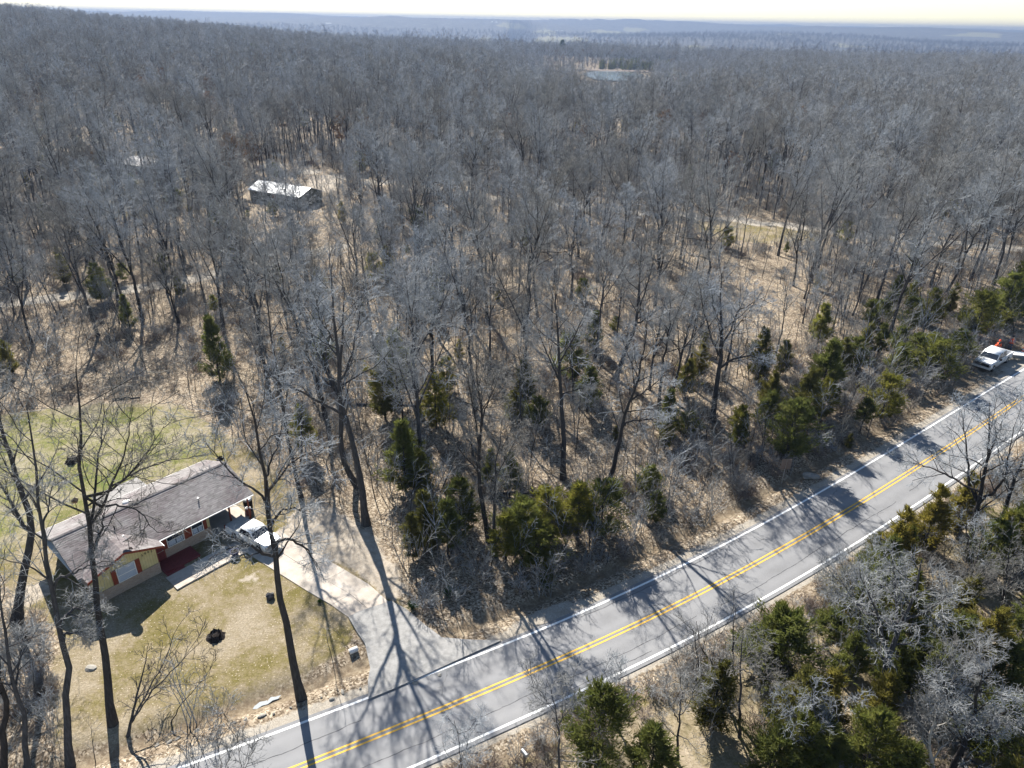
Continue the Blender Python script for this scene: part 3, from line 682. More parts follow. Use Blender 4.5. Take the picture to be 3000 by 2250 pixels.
hero((2832, 1640), [[(2857, 1511), (2869, 1459), (2893, 1336), (2897, 1255), (2900, 1180)], [(2869, 1460), (2840, 1426), (2836, 1357), (2828, 1275), (2815, 1200)], [(2868, 1462), (2906, 1450), (2946, 1398), (2954, 1336), (2970, 1250)], [(2843, 1430), (2771, 1389), (2710, 1365), (2650, 1350)], [(2890, 1350), (2930, 1260), (2950, 1190)]],
     0.24, 'many limbed dark bare tree overhanging the road at the right', n=(9, 6, 4, 3), t0=0.3, seed=16)
hero((2925, 1560), [[(2950, 1467), (2971, 1410), (3000, 1340), (3030, 1250)], [(2960, 1440), (2930, 1370), (2920, 1290)]], 0.22, 'bare tree at the right edge beyond the road lines', n=(9, 6, 4, 3), t0=0.35, seed=17)
hero((2575, 2100), [[(2580, 2075), (2600, 1921), (2629, 1860), (2637, 1835), (2670, 1758), (2686, 1717), (2700, 1640)], [(2632, 1845), (2625, 1758), (2622, 1700), (2610, 1620)], [(2600, 1930), (2580, 1840), (2560, 1770), (2520, 1690)], [(2570, 1800), (2539, 1799), (2486, 1738), (2446, 1677)], [(2645, 1820), (2720, 1790), (2780, 1740)]],
     0.27, 'large dark stemmed bare tree below the road at lower right', n=(10, 7, 4, 2), t0=0.3, seed=18)
hero((2738, 2330), [[(2735, 2250), (2718, 2185), (2735, 2120), (2740, 2050)], [(2722, 2200), (2690, 2140), (2670, 2080)]], 0.16, 'pale white barked bare tree at the bottom right', mats=(M_pale, M_twig), n=(11, 7, 4, 2), t0=0.3, seed=19)
hero((2780, 2300), [[(2792, 2242), (2816, 2197), (2853, 2104), (2864, 2043), (2880, 1960)], [(2830, 2160), (2900, 2120), (2970, 2070)], [(2820, 2190), (2790, 2090), (2770, 2010)]], 0.22, 'dense grey bare tree filling the bottom right corner', n=(11, 7, 4, 3), t0=0.25, seed=20)
# small roadside trees on the near side
for i, (b, ls, r_, lab) in enumerate([
    ((1636, 2300), [[(1638, 2145), (1622, 2043), (1600, 1990)], [(1636, 2130), (1660, 2060), (1680, 1990)], [(1630, 2100), (1590, 2030), (1555, 2010)]], 0.09, 'bare sapling mixed with the cedar nearest the bottom edge'),
    ((1813, 2140), [[(1797, 2055), (1785, 2002), (1770, 1960)], [(1795, 2050), (1815, 1995), (1822, 1960)]], 0.07, 'small bare sapling just below the near white line'),
    ((1984, 2234), [[(1990, 2120), (2000, 2022), (1992, 1961)], [(1993, 2100), (2025, 2050), (2040, 1990)], [(1992, 2120), (1960, 2060), (1940, 2010)]], 0.09, 'upright twiggy sapling on the near grassy bank'),
    ((2127, 2073), [[(2147, 1941), (2150, 1850), (2155, 1780)], [(2140, 1970), (2180, 1930), (2240, 1910)], [(2130, 2060), (2082, 1941), (2053, 1900), (2040, 1820)]], 0.11, 'three stemmed bare tree on the near grassy bank'),
    ((2167, 2160), [[(2167, 2022), (2172, 1920), (2180, 1830)], [(2170, 1960), (2230, 1985), (2290, 2000)]], 0.10, 'straight bare sapling beside the three stemmed tree'),
    ((2065, 2063), [[(2058, 1990), (2041, 1921), (2030, 1840)]], 0.06, 'thin bare sapling left of the three stemmed tree'),
    ((1358, 2330), [[(1350, 2240), (1345, 2170), (1330, 2110)], [(1350, 2240), (1375, 2160), (1400, 2120)]], 0.05, 'little sapling with dry brown leaves at the bottom edge'),
    ((2420, 2290), [[(2400, 2200), (2390, 2110), (2380, 2030)], [(2400, 2190), (2450, 2120), (2480, 2060)], [(2398, 2180), (2340, 2110), (2300, 2060)]], 0.12, 'pale twiggy bare tree beside the bronze cedar'),
    ((2470, 1830), [[(2455, 1750), (2440, 1690), (2420, 1640)], [(2455, 1750), (2490, 1690), (2500, 1640)]], 0.07, 'bare sapling at the near road edge by the white line'),
    ((2930, 1880), [[(2935, 1780), (2950, 1680), (2960, 1600)], [(2940, 1740), (2980, 1680), (3010, 1640)]], 0.15, 'bare tree on the bank at right below the overhanging one'),
    ((2860, 1760), [[(2850, 1690), (2838, 1600), (2830, 1520)], [(2848, 1680), (2870, 1600), (2880, 1530)]], 0.15, 'dark bare trunk on the bank under the overhanging tree'),
]):
    hero(b, ls, r_, lab, 'bare_sapling', n=(7, 5, 4, 3), twig=0.0075, t0=0.2, seed=40 + i, lf=(0.45, 0.5, 0.5))
# fan of stems out of the ditch and the tops of trees standing under the camera
hero((372, 2150), [[(380, 2130), (400, 2040), (425, 1950), (432, 1893)], [(385, 2120), (430, 2030), (470, 1960), (500, 1890), (515, 1844), (540, 1810)], [(385, 2120), (440, 2030), (510, 1960), (594, 1874)], [(383, 2125), (420, 2050), (470, 1990)]],
     0.10, 'dark multi stemmed bare shrub fanning out of the ditch', 'bare_shrub', n=(7, 5, 3, 0), twig=0.009, t0=0.3, seed=60, mats=(M_bark, M_bark), cat_='shrub')
hero((497, 2112), [[(520, 2080), (560, 2030), (600, 1985), (636, 1930)]], 0.04, 'single thin leaning stem at the ditch edge', 'bare_shrub', n=(6, 4, 3, 0), twig=0.008, seed=61, mats=(M_bark, M_bark), cat_='shrub')
for i, x in enumerate((560, 640, 700)):
    hero((x + 30, 2420), [[(x + 10, 2280), (x, 2200 - 10 * i), (x - 5, 2150)], [(x + 12, 2270), (x + 40, 2190), (x + 60, 2150 + 5 * i)]], 0.045, ['leftmost', 'middle', 'rightmost'][i] + ' of three bare treetops poking over the bottom edge by the white line', 'bare_sapling', n=(7, 5, 4, 0), twig=0.008, t0=0.2, seed=70 + i)

# ------------------------------------------------------------------ cedars
CED = [tree_meshes(cedar_parts(200 + i, 6.0, r_, int(n_ * 0.70), 58, lo_, sh, 0.31), M_bark, M_cedar_b if i in (2, 5) else M_cedar, True)
       for i, (r_, n_, lo_, sh) in enumerate([(1.5, 130, 0.05, 0.9), (1.9, 150, 0.08, 0.65), (1.2, 120, 0.05, 0.6), (2.3, 160, 0.10, 0.55), (1.6, 110, 0.2, 0.7), (1.7, 140, 0.12, 0.7), (2.0, 90, 0.3, 0.6)])]
def cedar(base_px, top_px, v, w, label, group=None, bury=0.0):
    B = G(*base_px); B[2] = float(ground_z(B[0], B[1]))
    h = on_plane(top_px[0], top_px[1], B)[2] - B[2]
    s = h / 6.0; ws = w / [1.5, 1.9, 1.2, 2.3, 1.6, 1.7, 2.0][v] 
    OCC.append((B[0], B[1], 1.5))
    return plant_tree('cedar_tree', CED[v], B, rng.random() * 6.28, (ws, ws, s), label, 'tree', group)
for a in [
    ((1188, 1440), (1172, 1231), 0, 1.9, 'tall conical green cedar at the wood edge by the drive'),
    ((1229, 1435), (1245, 1316), 1, 1.7, 'rounder green cedar touching the right side of the conical one'),
    ((1249, 1610), (1233, 1434), 2, 1.2, 'narrow yellow green columnar cedar at the drive corner'),
    ((1210, 1640), (1204, 1507), 5, 1.1, 'short yellowish cedar at the foot of the columnar one'),
    ((1350, 1560), (1351, 1396), 1, 1.8, 'olive cedar directly left of the twin stemmed tree'),
    ((1312, 1625), (1313, 1465), 4, 1.5, 'thin cedar between the columnar one and the twin stemmed tree'),
    ((1480, 1650), (1470, 1510), 4, 1.7, 'dim cedar under the short bushy bare tree'),
    ((1530, 1630), (1515, 1470), 3, 2.1, 'broad dark cedar right of the short bushy bare tree'),
    ((1600, 1590), (1597, 1428), 1, 2.2, 'bright green cedar in the middle of the roadside clump'),
    ((1570, 1660), (1553, 1535), 3, 2.0, 'low dark cedar in the shade at the clump front'),
    ((1690, 1580), (1680, 1415), 4, 2.0, 'tall open cedar second from the right of the roadside clump'),
    ((1760, 1565), (1754, 1409), 3, 2.3, 'rightmost dark cedar of the roadside clump'),
    ((1129, 1230), (1111, 1030), 5, 1.9, 'bronze tinted cedar in the woods behind the conical one'),
    ((1168, 1185), (1139, 970), 4, 1.9, 'tall dark cedar behind the bronze tinted one'),
    ((1310, 1150), (1286, 1044), 1, 1.4, 'small cedar deep in the middle woods'),
    ((1505, 1237), (1502, 1140), 2, 1.0, 'bright little cedar beside a slim leaning trunk'),
    ((1570, 1270), (1560, 1160), 6, 1.7, 'umbrella shaped cedar in the middle woods'),
    ((645, 1115), (627, 922), 0, 1.8, 'conical cedar at the back edge of the lawn'),
    ((1720, 1205), (1709, 1072), 4, 1.6, 'hazy cedar behind the upright lichen grey tree'),
    ((2006, 1160), (2003, 1050), 5, 1.4, 'slim cedar on the slope left of the broad spreading tree'),
    ((2014, 1268), (2014, 1210), 3, 1.5, 'low bright cedar bush below the broad spreading tree'),
    ((1900, 1445), (1896, 1360), 1, 1.4, 'small cedar just right of the leaning pale tree'),
    ((2303, 1340), (2293, 1165), 3, 2.4, 'big dark cedar standing behind the brown sign'),
    ((2240, 1270), (2230, 1140), 4, 1.6, 'open cedar up the slope from the brown sign'),
    ((2350, 1250), (2385, 1080), 5, 1.9, 'brownish cedar right of the big one behind the sign'),
    ((2400, 1190), (2390, 985), 4, 2.0, 'tall faint cedar uphill from the brown sign'),
    ((2490, 1090), (2466, 975), 1, 1.9, 'rounded olive cedar left of the two close bare trunks'),
    ((2580, 1225), (2555, 1085), 3, 1.9, 'dark cedar leaning over the bank in mid slope'),
    ((2520, 1260), (2510, 1160), 6, 1.5, 'scrubby cedar on the bank left of the dark one'),
    ((2727, 1115), (2712, 985), 3, 2.6, 'wide dark cedar shading the bank left of the pickup'),
    ((2790, 1060), (2800, 960), 1, 2.0, 'mid green cedar nearest the parked pickup'),
    ((2850, 985), (2860, 850), 3, 2.6, 'dark cedar behind the people in orange vests'),
    ((2930, 950), (2945, 790), 1, 2.8, 'tall dark cedar uphill from the people in orange vests'),
    ((2985, 930), (2990, 740), 3, 3.0, 'big shadowy cedar at the right edge above the pickup'),
    ((1745, 2240), (1728, 2010), 3, 2.1, 'wide cedar at the bottom edge by the near white line'),
    ((1895, 2290), (1882, 2120), 4, 1.6, 'open green cedar right of the wide bottom edge cedar'),
    ((2310, 2170), (2332, 1950), 5, 1.9, 'bronze topped cedar standing in the lower right thicket'),
    ((2270, 2000), (2295, 1790), 3, 2.6, 'broad olive cedar on the bank below the near line'),
    ((2200, 1950), (2205, 1830), 4, 1.8, 'small cedar left of the broad olive one on the bank'),
    ((2385, 2270), (2385, 2100), 1, 2.3, 'dark green cedar below the bronze topped one'),
    ((2250, 2290), (2240, 2140), 3, 1.9, 'shaggy cedar at the bottom edge left of the dark one'),
    ((2767, 1975), (2772, 1775), 1, 2.4, 'rich green cedar right of the large dark stemmed tree'),
    ((2680, 2010), (2700, 1860), 4, 1.9, 'green cedar behind the large dark stemmed tree'),
    ((2560, 1720), (2540, 1575), 1, 2.0, 'green cedar reaching the near white line at right'),
    ((2630, 1660), (2602, 1515), 0, 1.3, 'pointed cedar poking over the near white line'),
    ((2560, 1640), (2545, 1545), 2, 0.9, 'little pointed cedar left of the taller pointed one'),
    ((2480, 1780), (2490, 1650), 5, 1.8, 'bronze green cedar left of the near line cedars'),
    ((2960, 1620), (2975, 1479), 3, 2.0, 'dark cedar behind the right edge bare tree'),
    ((2960, 2180), (2950, 2060), 4, 2.0, 'olive cedar in the bottom right thicket'),
    ((2620, 2290), (2600, 2170), 3, 2.2, 'dark cedar by the pale white barked tree'),
    ((2420, 1900), (2420, 1780), 6, 1.8, 'thin open cedar in the middle of the lower right thicket'),
]: cedar(*a)

# ------------------------------------------------------------------ the yellow house
M_siding = NT('yellow_siding'); t = M_siding
w_ = t.n('ShaderNodeTexWave', wave_type='BANDS', bands_direction='X', wave_profile='SIN'); w_.inputs['Scale'].default_value = 1.6; t.l(t.obj(), w_.inputs['Vector'])
t.col(t.mix(0.8, t.ramp(t.noise(t.obj(), 1.2, 6, 0.7), [(0.3, (0.52, 0.43, 0.20)), (0.7, (0.66, 0.56, 0.29))]), t.ramp(w_.outputs['Fac'], [(0.0, (0.7, 0.7, 0.7)), (0.12, (1, 1, 1))]), 'MULTIPLY')); t.rough(0.75); t.bump(w_.outputs['Fac'], 0.3, 0.02); M_siding = t.m
t = NT('tan_brick'); bk = t.n('ShaderNodeTexBrick'); bk.inputs['Scale'].default_value = 1.0
bk.inputs['Brick Width'].default_value = 0.22; bk.inputs['Row Height'].default_value = 0.075; bk.inputs['Mortar Size'].default_value = 0.012
bk.inputs['Color1'].default_value = (0.30, 0.19, 0.13, 1); bk.inputs['Color2'].default_value = (0.42, 0.30, 0.21, 1); bk.inputs['Mortar'].default_value = (0.40, 0.36, 0.31, 1)
mp = t.n('ShaderNodeMapping'); mp.inputs['Rotation'].default_value = (R(90), 0, 0); t.l(t.obj(), mp.inputs[0]); t.l(mp.outputs[0], bk.inputs['Vector'])
t.col(bk.outputs['Color']); t.rough(0.9, 0.2); t.bump(bk.outputs['Fac'], 0.4, -0.01); M_brick = t.m
t = NT('roof_shingle'); p = t.obj()
mp = t.n('ShaderNodeMapping'); mp.inputs['Scale'].default_value = (3.0, 6.5, 6.5); t.l(p, mp.inputs[0])
v_ = t.n('ShaderNodeTexVoronoi', feature='F1', distance='CHEBYCHEV'); v_.inputs['Scale'].default_value = 1.0; t.l(mp.outputs[0], v_.inputs['Vector'])
sp_ = t.n('ShaderNodeSeparateColor'); t.l(v_.outputs['Color'], sp_.inputs[0])
c_ = t.ramp(sp_.outputs[0], [(0.0, (0.165, 0.155, 0.150)), (0.5, (0.215, 0.203, 0.198)), (1.0, (0.275, 0.26, 0.253))])
c_ = t.mix(0.85, c_, t.ramp(t.noise(p, 0.45, 6, 0.65), [(0.35, (0.62, 0.53, 0.55)), (0.55, (1.0, 0.99, 0.99))]), 'MULTIPLY'); t.col(c_); t.rough(0.9, 0.2); t.bump(t.noise(p, 30, 3), 0.3, 0.01); M_shingle = t.m
M_red = plain('red_trim', (0.22, 0.045, 0.022), 0.55, var=0.18); M_redporch = plain('red_porch_paint', (0.16, 0.03, 0.03), 0.6, var=0.25)
M_trim = plain('white_trim', (0.75, 0.74, 0.71), 0.5, var=0.06); M_glass = plain('window_glass', (0.02, 0.025, 0.035), 0.06, 0.8, var=0.1)
M_blind = plain('window_blind', (0.42, 0.47, 0.55), 0.5, 0.5, var=0.1, scale=2); M_dark = plain('dark_opening', (0.02, 0.02, 0.02), 0.9)
M_black = plain('black_rubber', (0.02, 0.02, 0.021), 0.85, 0.2); M_metal = plain('grey_metal', (0.42, 0.43, 0.44), 0.4, 0.5, 0.7); M_dishm = plain('dish_grey', (0.035, 0.035, 0.04), 0.6)
M_wood = plain('weathered_wood', (0.22, 0.16, 0.11), 0.9, 0.1, var=0.3); M_char = plain('charred_wood', (0.022, 0.018, 0.016), 0.95, 0.1, var=0.5, scale=12)
M_rock = plain('limestone', (0.26, 0.245, 0.215), 0.9, 0.2, var=0.3, scale=5); M_whitepaint = plain('white_car_paint', (0.80, 0.81, 0.82), 0.22, 0.5, var=0.02)
M_galv = plain('white_metal_roof', (0.70, 0.72, 0.74), 0.35, 0.5, 0.0, var=0.05); M_cream = plain('cream_panel', (0.22, 0.21, 0.20), 0.8); M_boxw = plain('cream_wall', (0.50, 0.46, 0.38), 0.8)

HA = R(50.0); hu = np.array([math.cos(HA), math.sin(HA)]); hn = np.array([math.sin(HA), -math.cos(HA)])
ho = hu * 10.9 + hn * (-50.7); HZ = zt(ho[0], ho[1])
house = empty('house', (ho[0], ho[1], HZ), HA, 'yellow single storey house with brown shingle roof and red shutters', 'house')
def part(b, name, mat, parent=house, smooth=False, label=None):
    o = b.build(name, mat, parent, smooth)
    if label: o['label'] = label
    return o
EZ, RZ, SL = 2.58, 4.12, 0.385
ry = 3.4
# walls: brick wainscot 0.95 m with yellow siding above, gable ends closed
part(MB().box(-0.03, 9.73, -0.03, 7.03, -0.1, 0.95).box(-0.03, 4.68, -1.23, -0.02, -0.1, 0.952), 'brick_wainscot', M_brick, label='tan brick lower wall')
wb = MB(); wb.box(0, 9.7, 0, 7, 0.95, 2.70).box(0, 4.65, -1.2, 0.01, 0.953, 2.66)
wb.poly([(0.0, 0, 2.70), (0.0, 7, 2.70), (0.0, 3.5, 3.98)], 0.12); wb.poly([(9.7, 7, 2.70), (9.7, 0, 2.70), (9.7, 3.5, 3.98)], 0.12)
wb.poly([(0, -1.2, 2.66), (4.65, -1.2, 2.66), (2.33, -1.2, 3.50)], 0.12)
part(wb, 'wall', M_siding)
# corner notch where siding meets the brick ledge
part(MB().box(-0.06, 4.71, -1.27, -1.231, 0.95, 1.0).box(4.72, 9.76, -0.07, -0.031, 0.95, 1.0), 'brick_ledge', M_brick)
# roof deck with shingle courses as overlapping strips
roof = part(MB().poly([(-0.8, -0.65, EZ), (13.6, -0.65, EZ), (13.6, ry, RZ), (-0.8, ry, RZ)], 0.14).poly([(13.6, 7.45, EZ), (-0.8, 7.45, EZ), (-0.8, ry, RZ), (13.6, ry, RZ)], 0.14), 'roof', M_shingle)
def course(x0, x1, ya, za, yb, zb, nm='shingle_course', par=None):
    n = Vector((0, -(zb - za), yb - ya)).normalized() if yb > ya else Vector((0, (zb - za), ya - yb)).normalized()
    lo = 0.022; b = MB()
    a0, a1 = Vector((x0, ya, za)), Vector((x1, ya, za)); b0, b1 = Vector((x0, yb, zb)), Vector((x1, yb, zb))
    b.poly([a0 + n * lo, a1 + n * lo, b1 + n * 0.006, b0 + n * 0.006]); b.poly([a0, a1, a1 + n * lo, a0 + n * lo]); return b
NC = 22
for sgn, y_e in ((1, -0.66), (-1, 7.46)):
    for k in range(NC):
        f0, f1 = k / NC, (k + 1) / NC + 0.004
        jig = 0.012 * math.sin(k * 5.1)
        part(course(-0.82 + jig, 13.62 + jig, y_e + (ry - y_e) * f0, EZ + (RZ - EZ) * f0, y_e + (ry - y_e) * min(f1, 1), EZ + (RZ - EZ) * min(f1, 1)), 'shingle_course', M_shingle, roof)
part(MB().prism([(-0.16, 0.0), (0, 0.075), (0.16, 0.0), (0, 0.03)], -0.84, 13.64), 'ridge_cap', M_shingle, roof).matrix_local = Matrix.Translation((0, ry, RZ + 0.0)) @ Matrix.Rotation(R(-90), 4, 'Z')
# front wing roof
WR = EZ + SL * 2.85; wyb = ry - (RZ - WR) / SL - 0.1
for sgn in (-1, 1):
    xe = 2.33 + sgn * 2.85
    yb_e = -0.62
    pts = [(xe, -1.6, EZ + 0.02), (2.33, -1.6, WR + 0.02), (2.33, wyb + 0.12, WR + 0.02), (xe, yb_e, EZ + 0.02)]
    part(MB().poly(pts if sgn < 0 else pts[::-1], 0.13), 'wing_roof', M_shingle, roof)
    NW = 15
    for k in range(NW):
        f0, f1 = k / NW, min(1, (k + 1) / NW + 0.004); q = []
        for f in (f0, f1):
            x = xe + (2.33 - xe) * f; z = EZ + (WR - EZ) * f + 0.02; yb = yb_e + (wyb + 0.12 - yb_e) * f
            q.append((x, z, yb))
        nrm = Vector((sgn * SL, 0, 1)).normalized(); b = MB()
        A = [Vector((q[0][0], -1.615, q[0][1])), Vector((q[0][0], q[0][2], q[0][1])), Vector((q[1][0], q[1][2], q[1][1])), Vector((q[1][0], -1.615, q[1][1]))]
        b.poly([A[0] + nrm * .022, A[1] + nrm * .022, A[2] + nrm * .006, A[3] + nrm * .006]); b.poly([A[0], A[1], A[1] + nrm * .022, A[0] + nrm * .022])
        part(b, 'shingle_course', M_shingle, roof)
# fascias and gutter
for sgn in (-1, 1):
    xe = 2.33 + sgn * 2.86
    part(MB().poly([(xe, -1.63, EZ + 0.02), (2.33, -1.63, WR + 0.02), (2.33, -1.63, WR - 0.17), (xe, -1.63, EZ - 0.17)], 0.03), 'rake_board', M_red)
for x in (-0.84, 13.63):
    for y_e in (-0.66, 7.46): part(MB().poly([(x, y_e, EZ - 0.01), (x, ry, RZ - 0.01), (x, ry, RZ - 0.13), (x, y_e, EZ - 0.13)], 0.03), 'rake_board', M_cream)
part(MB().box(5.25, 13.6, -0.78, -0.665, EZ - 0.11, EZ - 0.03), 'gutter', M_trim); part(MB().box(5.18, 5.26, -1.58, -0.68, EZ - 0.14, EZ - 0.03), 'gutter', M_trim)
part(MB().box(-0.8, 13.6, 7.47, 7.55, EZ - 0.14, EZ - 0.02), 'gutter', M_trim)
# soffits
part(MB().box(-0.78, 13.58, -0.63, 7.43, EZ - 0.2, EZ - 0.165), 'soffit', M_trim)
def window(x0, x1, z0, z1, y, blind, shut=0.34):
    w = part(MB().box(x0, x1, y - 0.02, y + 0.02, z0, z1), 'window', M_blind if blind else M_glass)
    f = MB(); e = 0.06
    f.box(x0 - e, x1 + e, y - 0.06, y + 0.01, z1, z1 + e).box(x0 - e, x1 + e, y - 0.08, y + 0.01, z0 - e, z0).box(x0 - e, x0, y - 0.058, y + 0.01, z0, z1).box(x1, x1 + e, y - 0.058, y + 0.01, z0, z1)
    part(f, 'frame', M_trim, w)
    zm = z0 + (z1 - z0) * 0.45
    part(MB().box(x0, x1, y - 0.05, y - 0.02, zm - 0.03, zm + 0.03), 'meeting_rail', M_trim, w)
    if not blind: part(MB().box(x0 + 0.05, (x0 + x1) / 2 - 0.02, y - 0.028, y - 0.021, z0 + 0.03, zm - 0.05).box((x0 + x1) / 2 + 0.05, x1 - 0.05, y - 0.028, y - 0.021, z0 + 0.03, zm - 0.05), 'lower_pane', M_blind, w)
    for sx in (x0 - e - shut - 0.02, x1 + e + 0.02):
        s = MB().box(sx, sx + shut, y - 0.055, y + 0.01, z0 - 0.06, z1 + 0.06)
        for k in range(8): 
            zz_ = z0 + (z1 - z0) * (k + 0.5) / 8; s.box(sx + 0.05, sx + shut - 0.05, y - 0.068, y - 0.056, zz_ - 0.045, zz_ + 0.03)
        part(s, 'shutter', M_red)
window(1.62, 2.92, 1.06, 2.25, -1.22, True)
window(6.05, 7.35, 1.05, 2.18, -0.02, False); window(8.15, 9.05, 1.05, 2.18, -0.02, False, 0.30)
door = part(MB().box(4.78, 5.62, -0.06, 0.0, 0.12, 2.15), 'door', M_redporch); part(MB().cyl((5.5, -0.08, 1.05), (5.5, -0.13, 1.05), 0.035, n=8), 'handle', M_metal, door)
part(MB().box(4.70, 4.78, -0.08, 0.0, 0.1, 2.23).box(5.62, 5.70, -0.08, 0.0, 0.1, 2.23).box(4.70, 5.70, -0.08, 0, 2.23, 2.3), 'door_frame', M_red, door)
part(MB().box(4.68, 4.72, -1.2, -0.1, 0.952, 2.6), 'wing_side_panel', M_red)
# house number, letters on the gable
def digit(ch, x, z, s=0.2):
    b = MB()
    if ch == '0':
        n = 14
        for k in range(n):
            a, c = 2 * math.pi * k / n, 2 * math.pi * (k + 1) / n
            q = [(x + s * .32 * math.cos(a), z + s * .5 * math.sin(a)), (x + s * .32 * math.cos(c), z + s * .5 * math.sin(c)), (x + s * .18 * math.cos(c), z + s * .34 * math.sin(c)), (x + s * .18 * math.cos(a), z + s * .34 * math.sin(a))]
            b.poly([(u, -1.232, v) for u, v in q], 0.012)
    else:
        b.box(x - s * .08, x + s * .09, -1.235, -1.222, z - s * .5, z + s * .5); b.poly([(x - s * .3, -1.235, z + s * .22), (x - s * .08, -1.235, z + s * .5), (x - s * .08, -1.235, z + s * .26)], 0.012); b.box(x - s * .25, x + s * .26, -1.2352, -1.2222, z - s * .5, z - s * .38)
    return b
for ch, x, dz in (('1', 3.62, 0.03), ('0', 3.86, 0.06), ('0', 4.10, 0.04), ('1', 4.34, -0.03)): part(digit(ch, x, 2.38 + dz), 'house_number', M_black)
# left gable vent, roof fittings
part(MB().poly([(-0.015, 2.9, 2.9), (-0.015, 4.1, 2.9), (-0.015, 3.5, 3.5)], 0.05), 'gable_vent', M_redporch)
part(MB().lathe([(0.28, 0), (0.28, 0.1), (0.34, 0.12), (0.26, 0.24), (0.1, 0.3)], (5.2, 4.35, RZ - 0.40), 14), 'roof_vent', M_trim, smooth=True, label='white dome vent on the back slope')
for x, y in ((2.2, 2.5), (3.15, 1.9), (9.6, 1.0)): part(MB().cyl((x, y, RZ - (ry - y) * SL - 0.1), (x, y, RZ - (ry - y) * SL + 0.35), 0.05, n=8), 'vent_pipe', M_black if x < 9 else M_metal)
# carport: posts, beam, back wall, slab floor
part(MB().box(9.72, 13.3, -0.2, 7.0, 0.0, 0.09), 'carport_floor', M_conc)
for x, y in ((13.15, -0.35), (13.15, 3.4), (13.15, 6.8), (11.4, -0.35)): part(MB().box(x - 0.06, x + 0.06, y - 0.06, y + 0.06, 0.0, EZ - 0.17), 'post', M_red)
part(MB().box(9.8, 13.4, -0.44, -0.28, EZ - 0.36, EZ - 0.2), 'beam', M_trim); part(MB().box(9.8, 13.2, 6.85, 6.95, 0.09, 2.3), 'carport_back_wall', M_siding)
# patio cover behind
part(MB().poly([(4.2, 7.5, 2.36), (8.2, 7.5, 2.36), (8.2, 9.9, 2.16), (4.2, 9.9, 2.16)][::-1], 0.08), 'patio_cover', M_cream); 
for x in (4.35, 8.05): part(MB().box(x - .05, x + .05, 9.7, 9.8, -0.05, 2.1), 'post', M_trim)
# red porch and walk
porch = part(MB().box(4.75, 7.7, -1.75, -0.05, -0.05, 0.14).box(4.75, 6.2, -2.15, -1.752, -0.05, 0.07), 'porch', M_redporch, label='dark red painted porch slab')
walk = empty('walkway', (ho[0], ho[1], HZ), HA, 'concrete front walk running along the house to the drive'); walk['kind'] = 'structure'
part(MB().box(4.55, 10.0, -3.60, -2.16, -0.1, 0.05), 'walk_slab', M_conc, walk); part(MB().box(4.5, 10.4, -4.15, -3.61, -0.1, 0.12), 'walk_edge', M_conc, walk); part(MB().box(10.02, 10.7, -3.05, -2.3, -0.1, 0.052), 'walk_slab', M_conc, walk)
OCC.append((ho[0] + 5 * hu[0], ho[1] + 5 * hu[1], 11))
def HL(x, y, z=0): 
    p = ho + hu * x - hn * y; return (p[0], p[1], HZ + z)
# satellite dish on the gable
dz0 = WR - SL * abs(2.9 - 2.33)
dish = empty('satellite_dish', HL(2.9, -1.2, dz0 + 0.02), HA, 'dark round satellite dish on a bent mast above the gable', 'satellite dish')
part(MB().cyl((0, 0, 0), (0.05, 0.05, 0.35), 0.025, n=8).cyl((0.05, 0.05, 0.34), (0.12, 0.1, 0.72), 0.022, n=8), 'mast', M_dishm, dish)
q_ = Vector((-0.15, 0.55, 0.82)).normalized().to_track_quat('Z', 'Y')
part(MB().lathe([(0.02, 0.0), (0.24, 0.02), (0.42, 0.07), (0.45, 0.09), (0.41, 0.085), (0.23, 0.035), (0.02, 0.015)], (0.12, 0.1, 0.76), 20, q_), 'reflector', M_dishm, dish, True)
part(MB().cyl((0.12, 0.1, 0.7), Vector((0.12, 0.1, 0.72)) + q_ @ Vector((0, -0.28, 0.42)), 0.015, n=6), 'feed_arm', M_metal, dish); part(MB().box(-.05, .05, -.04, .04, -.05, .05), 'feed_horn', M_metal, dish).location = Vector((0.12, 0.1, 0.74)) + q_ @ Vector((0, -0.28, 0.44))
part(MB().box(-0.16, 0.2, -0.13, 0.13, -0.06, 0.03), 'base_plate', M_char, dish)
# clutter under and beside the carport
def barrel(x, y, r, h, lab, body, lid):
    b = empty('trash_can', HL(x, y, 0.0), HA, lab, 'trash can'); part(MB().lathe([(r * .82, 0), (r * .9, h * .3), (r, h), (r * 0.96, h)], n=14), 'can', body, b, True)
    part(MB().lathe([(r * 1.06, h), (r * 1.06, h + .05), (r * .6, h + .12), (r * .12, h + .15)], n=14), 'lid', lid, b, True); part(MB().box(-.1, .1, -.015, .015, h + .15, h + .19), 'handle', lid, b)
barrel(13.75, 0.9, 0.42, 1.15, 'dark trash can with a shiny lid at the carport corner', M_char, M_metal); barrel(13.3, 0.15, 0.25, 0.8, 'small trash can with a white lid beside the carport post', M_redporch, M_trim)
fw = empty('firewood_stack', HL(10.4, 5.2, 0.09), HA, 'stack of split firewood in the carport shade', 'firewood')
for k in range(24):
    i, j = k % 8, k // 8; part(MB().cyl((0.16 * i - .6, -0.25, 0.08 + 0.145 * j), (0.16 * i - .6, 0.25, 0.08 + 0.145 * j), 0.075, n=7), 'log', M_wood, fw)
pot = empty('flower_pot', HL(9.6, -3.85, 0.12), HA, 'dark blue round pot at the end of the front walk', 'pot'); M_bluepot = plain('blue_glaze', (0.03, 0.035, 0.09), 0.7, 0.2)
part(MB().lathe([(0.22, 0), (0.33, 0.2), (0.36, 0.36), (0.39, 0.38), (0.38, 0.42), (0.31, 0.41), (0.30, 0.34)], n=18), 'pot_body', M_bluepot, pot); part(MB().lathe([(0.31, 0.3), (0.31, 0.36)], n=16), 'soil', M_char, pot)
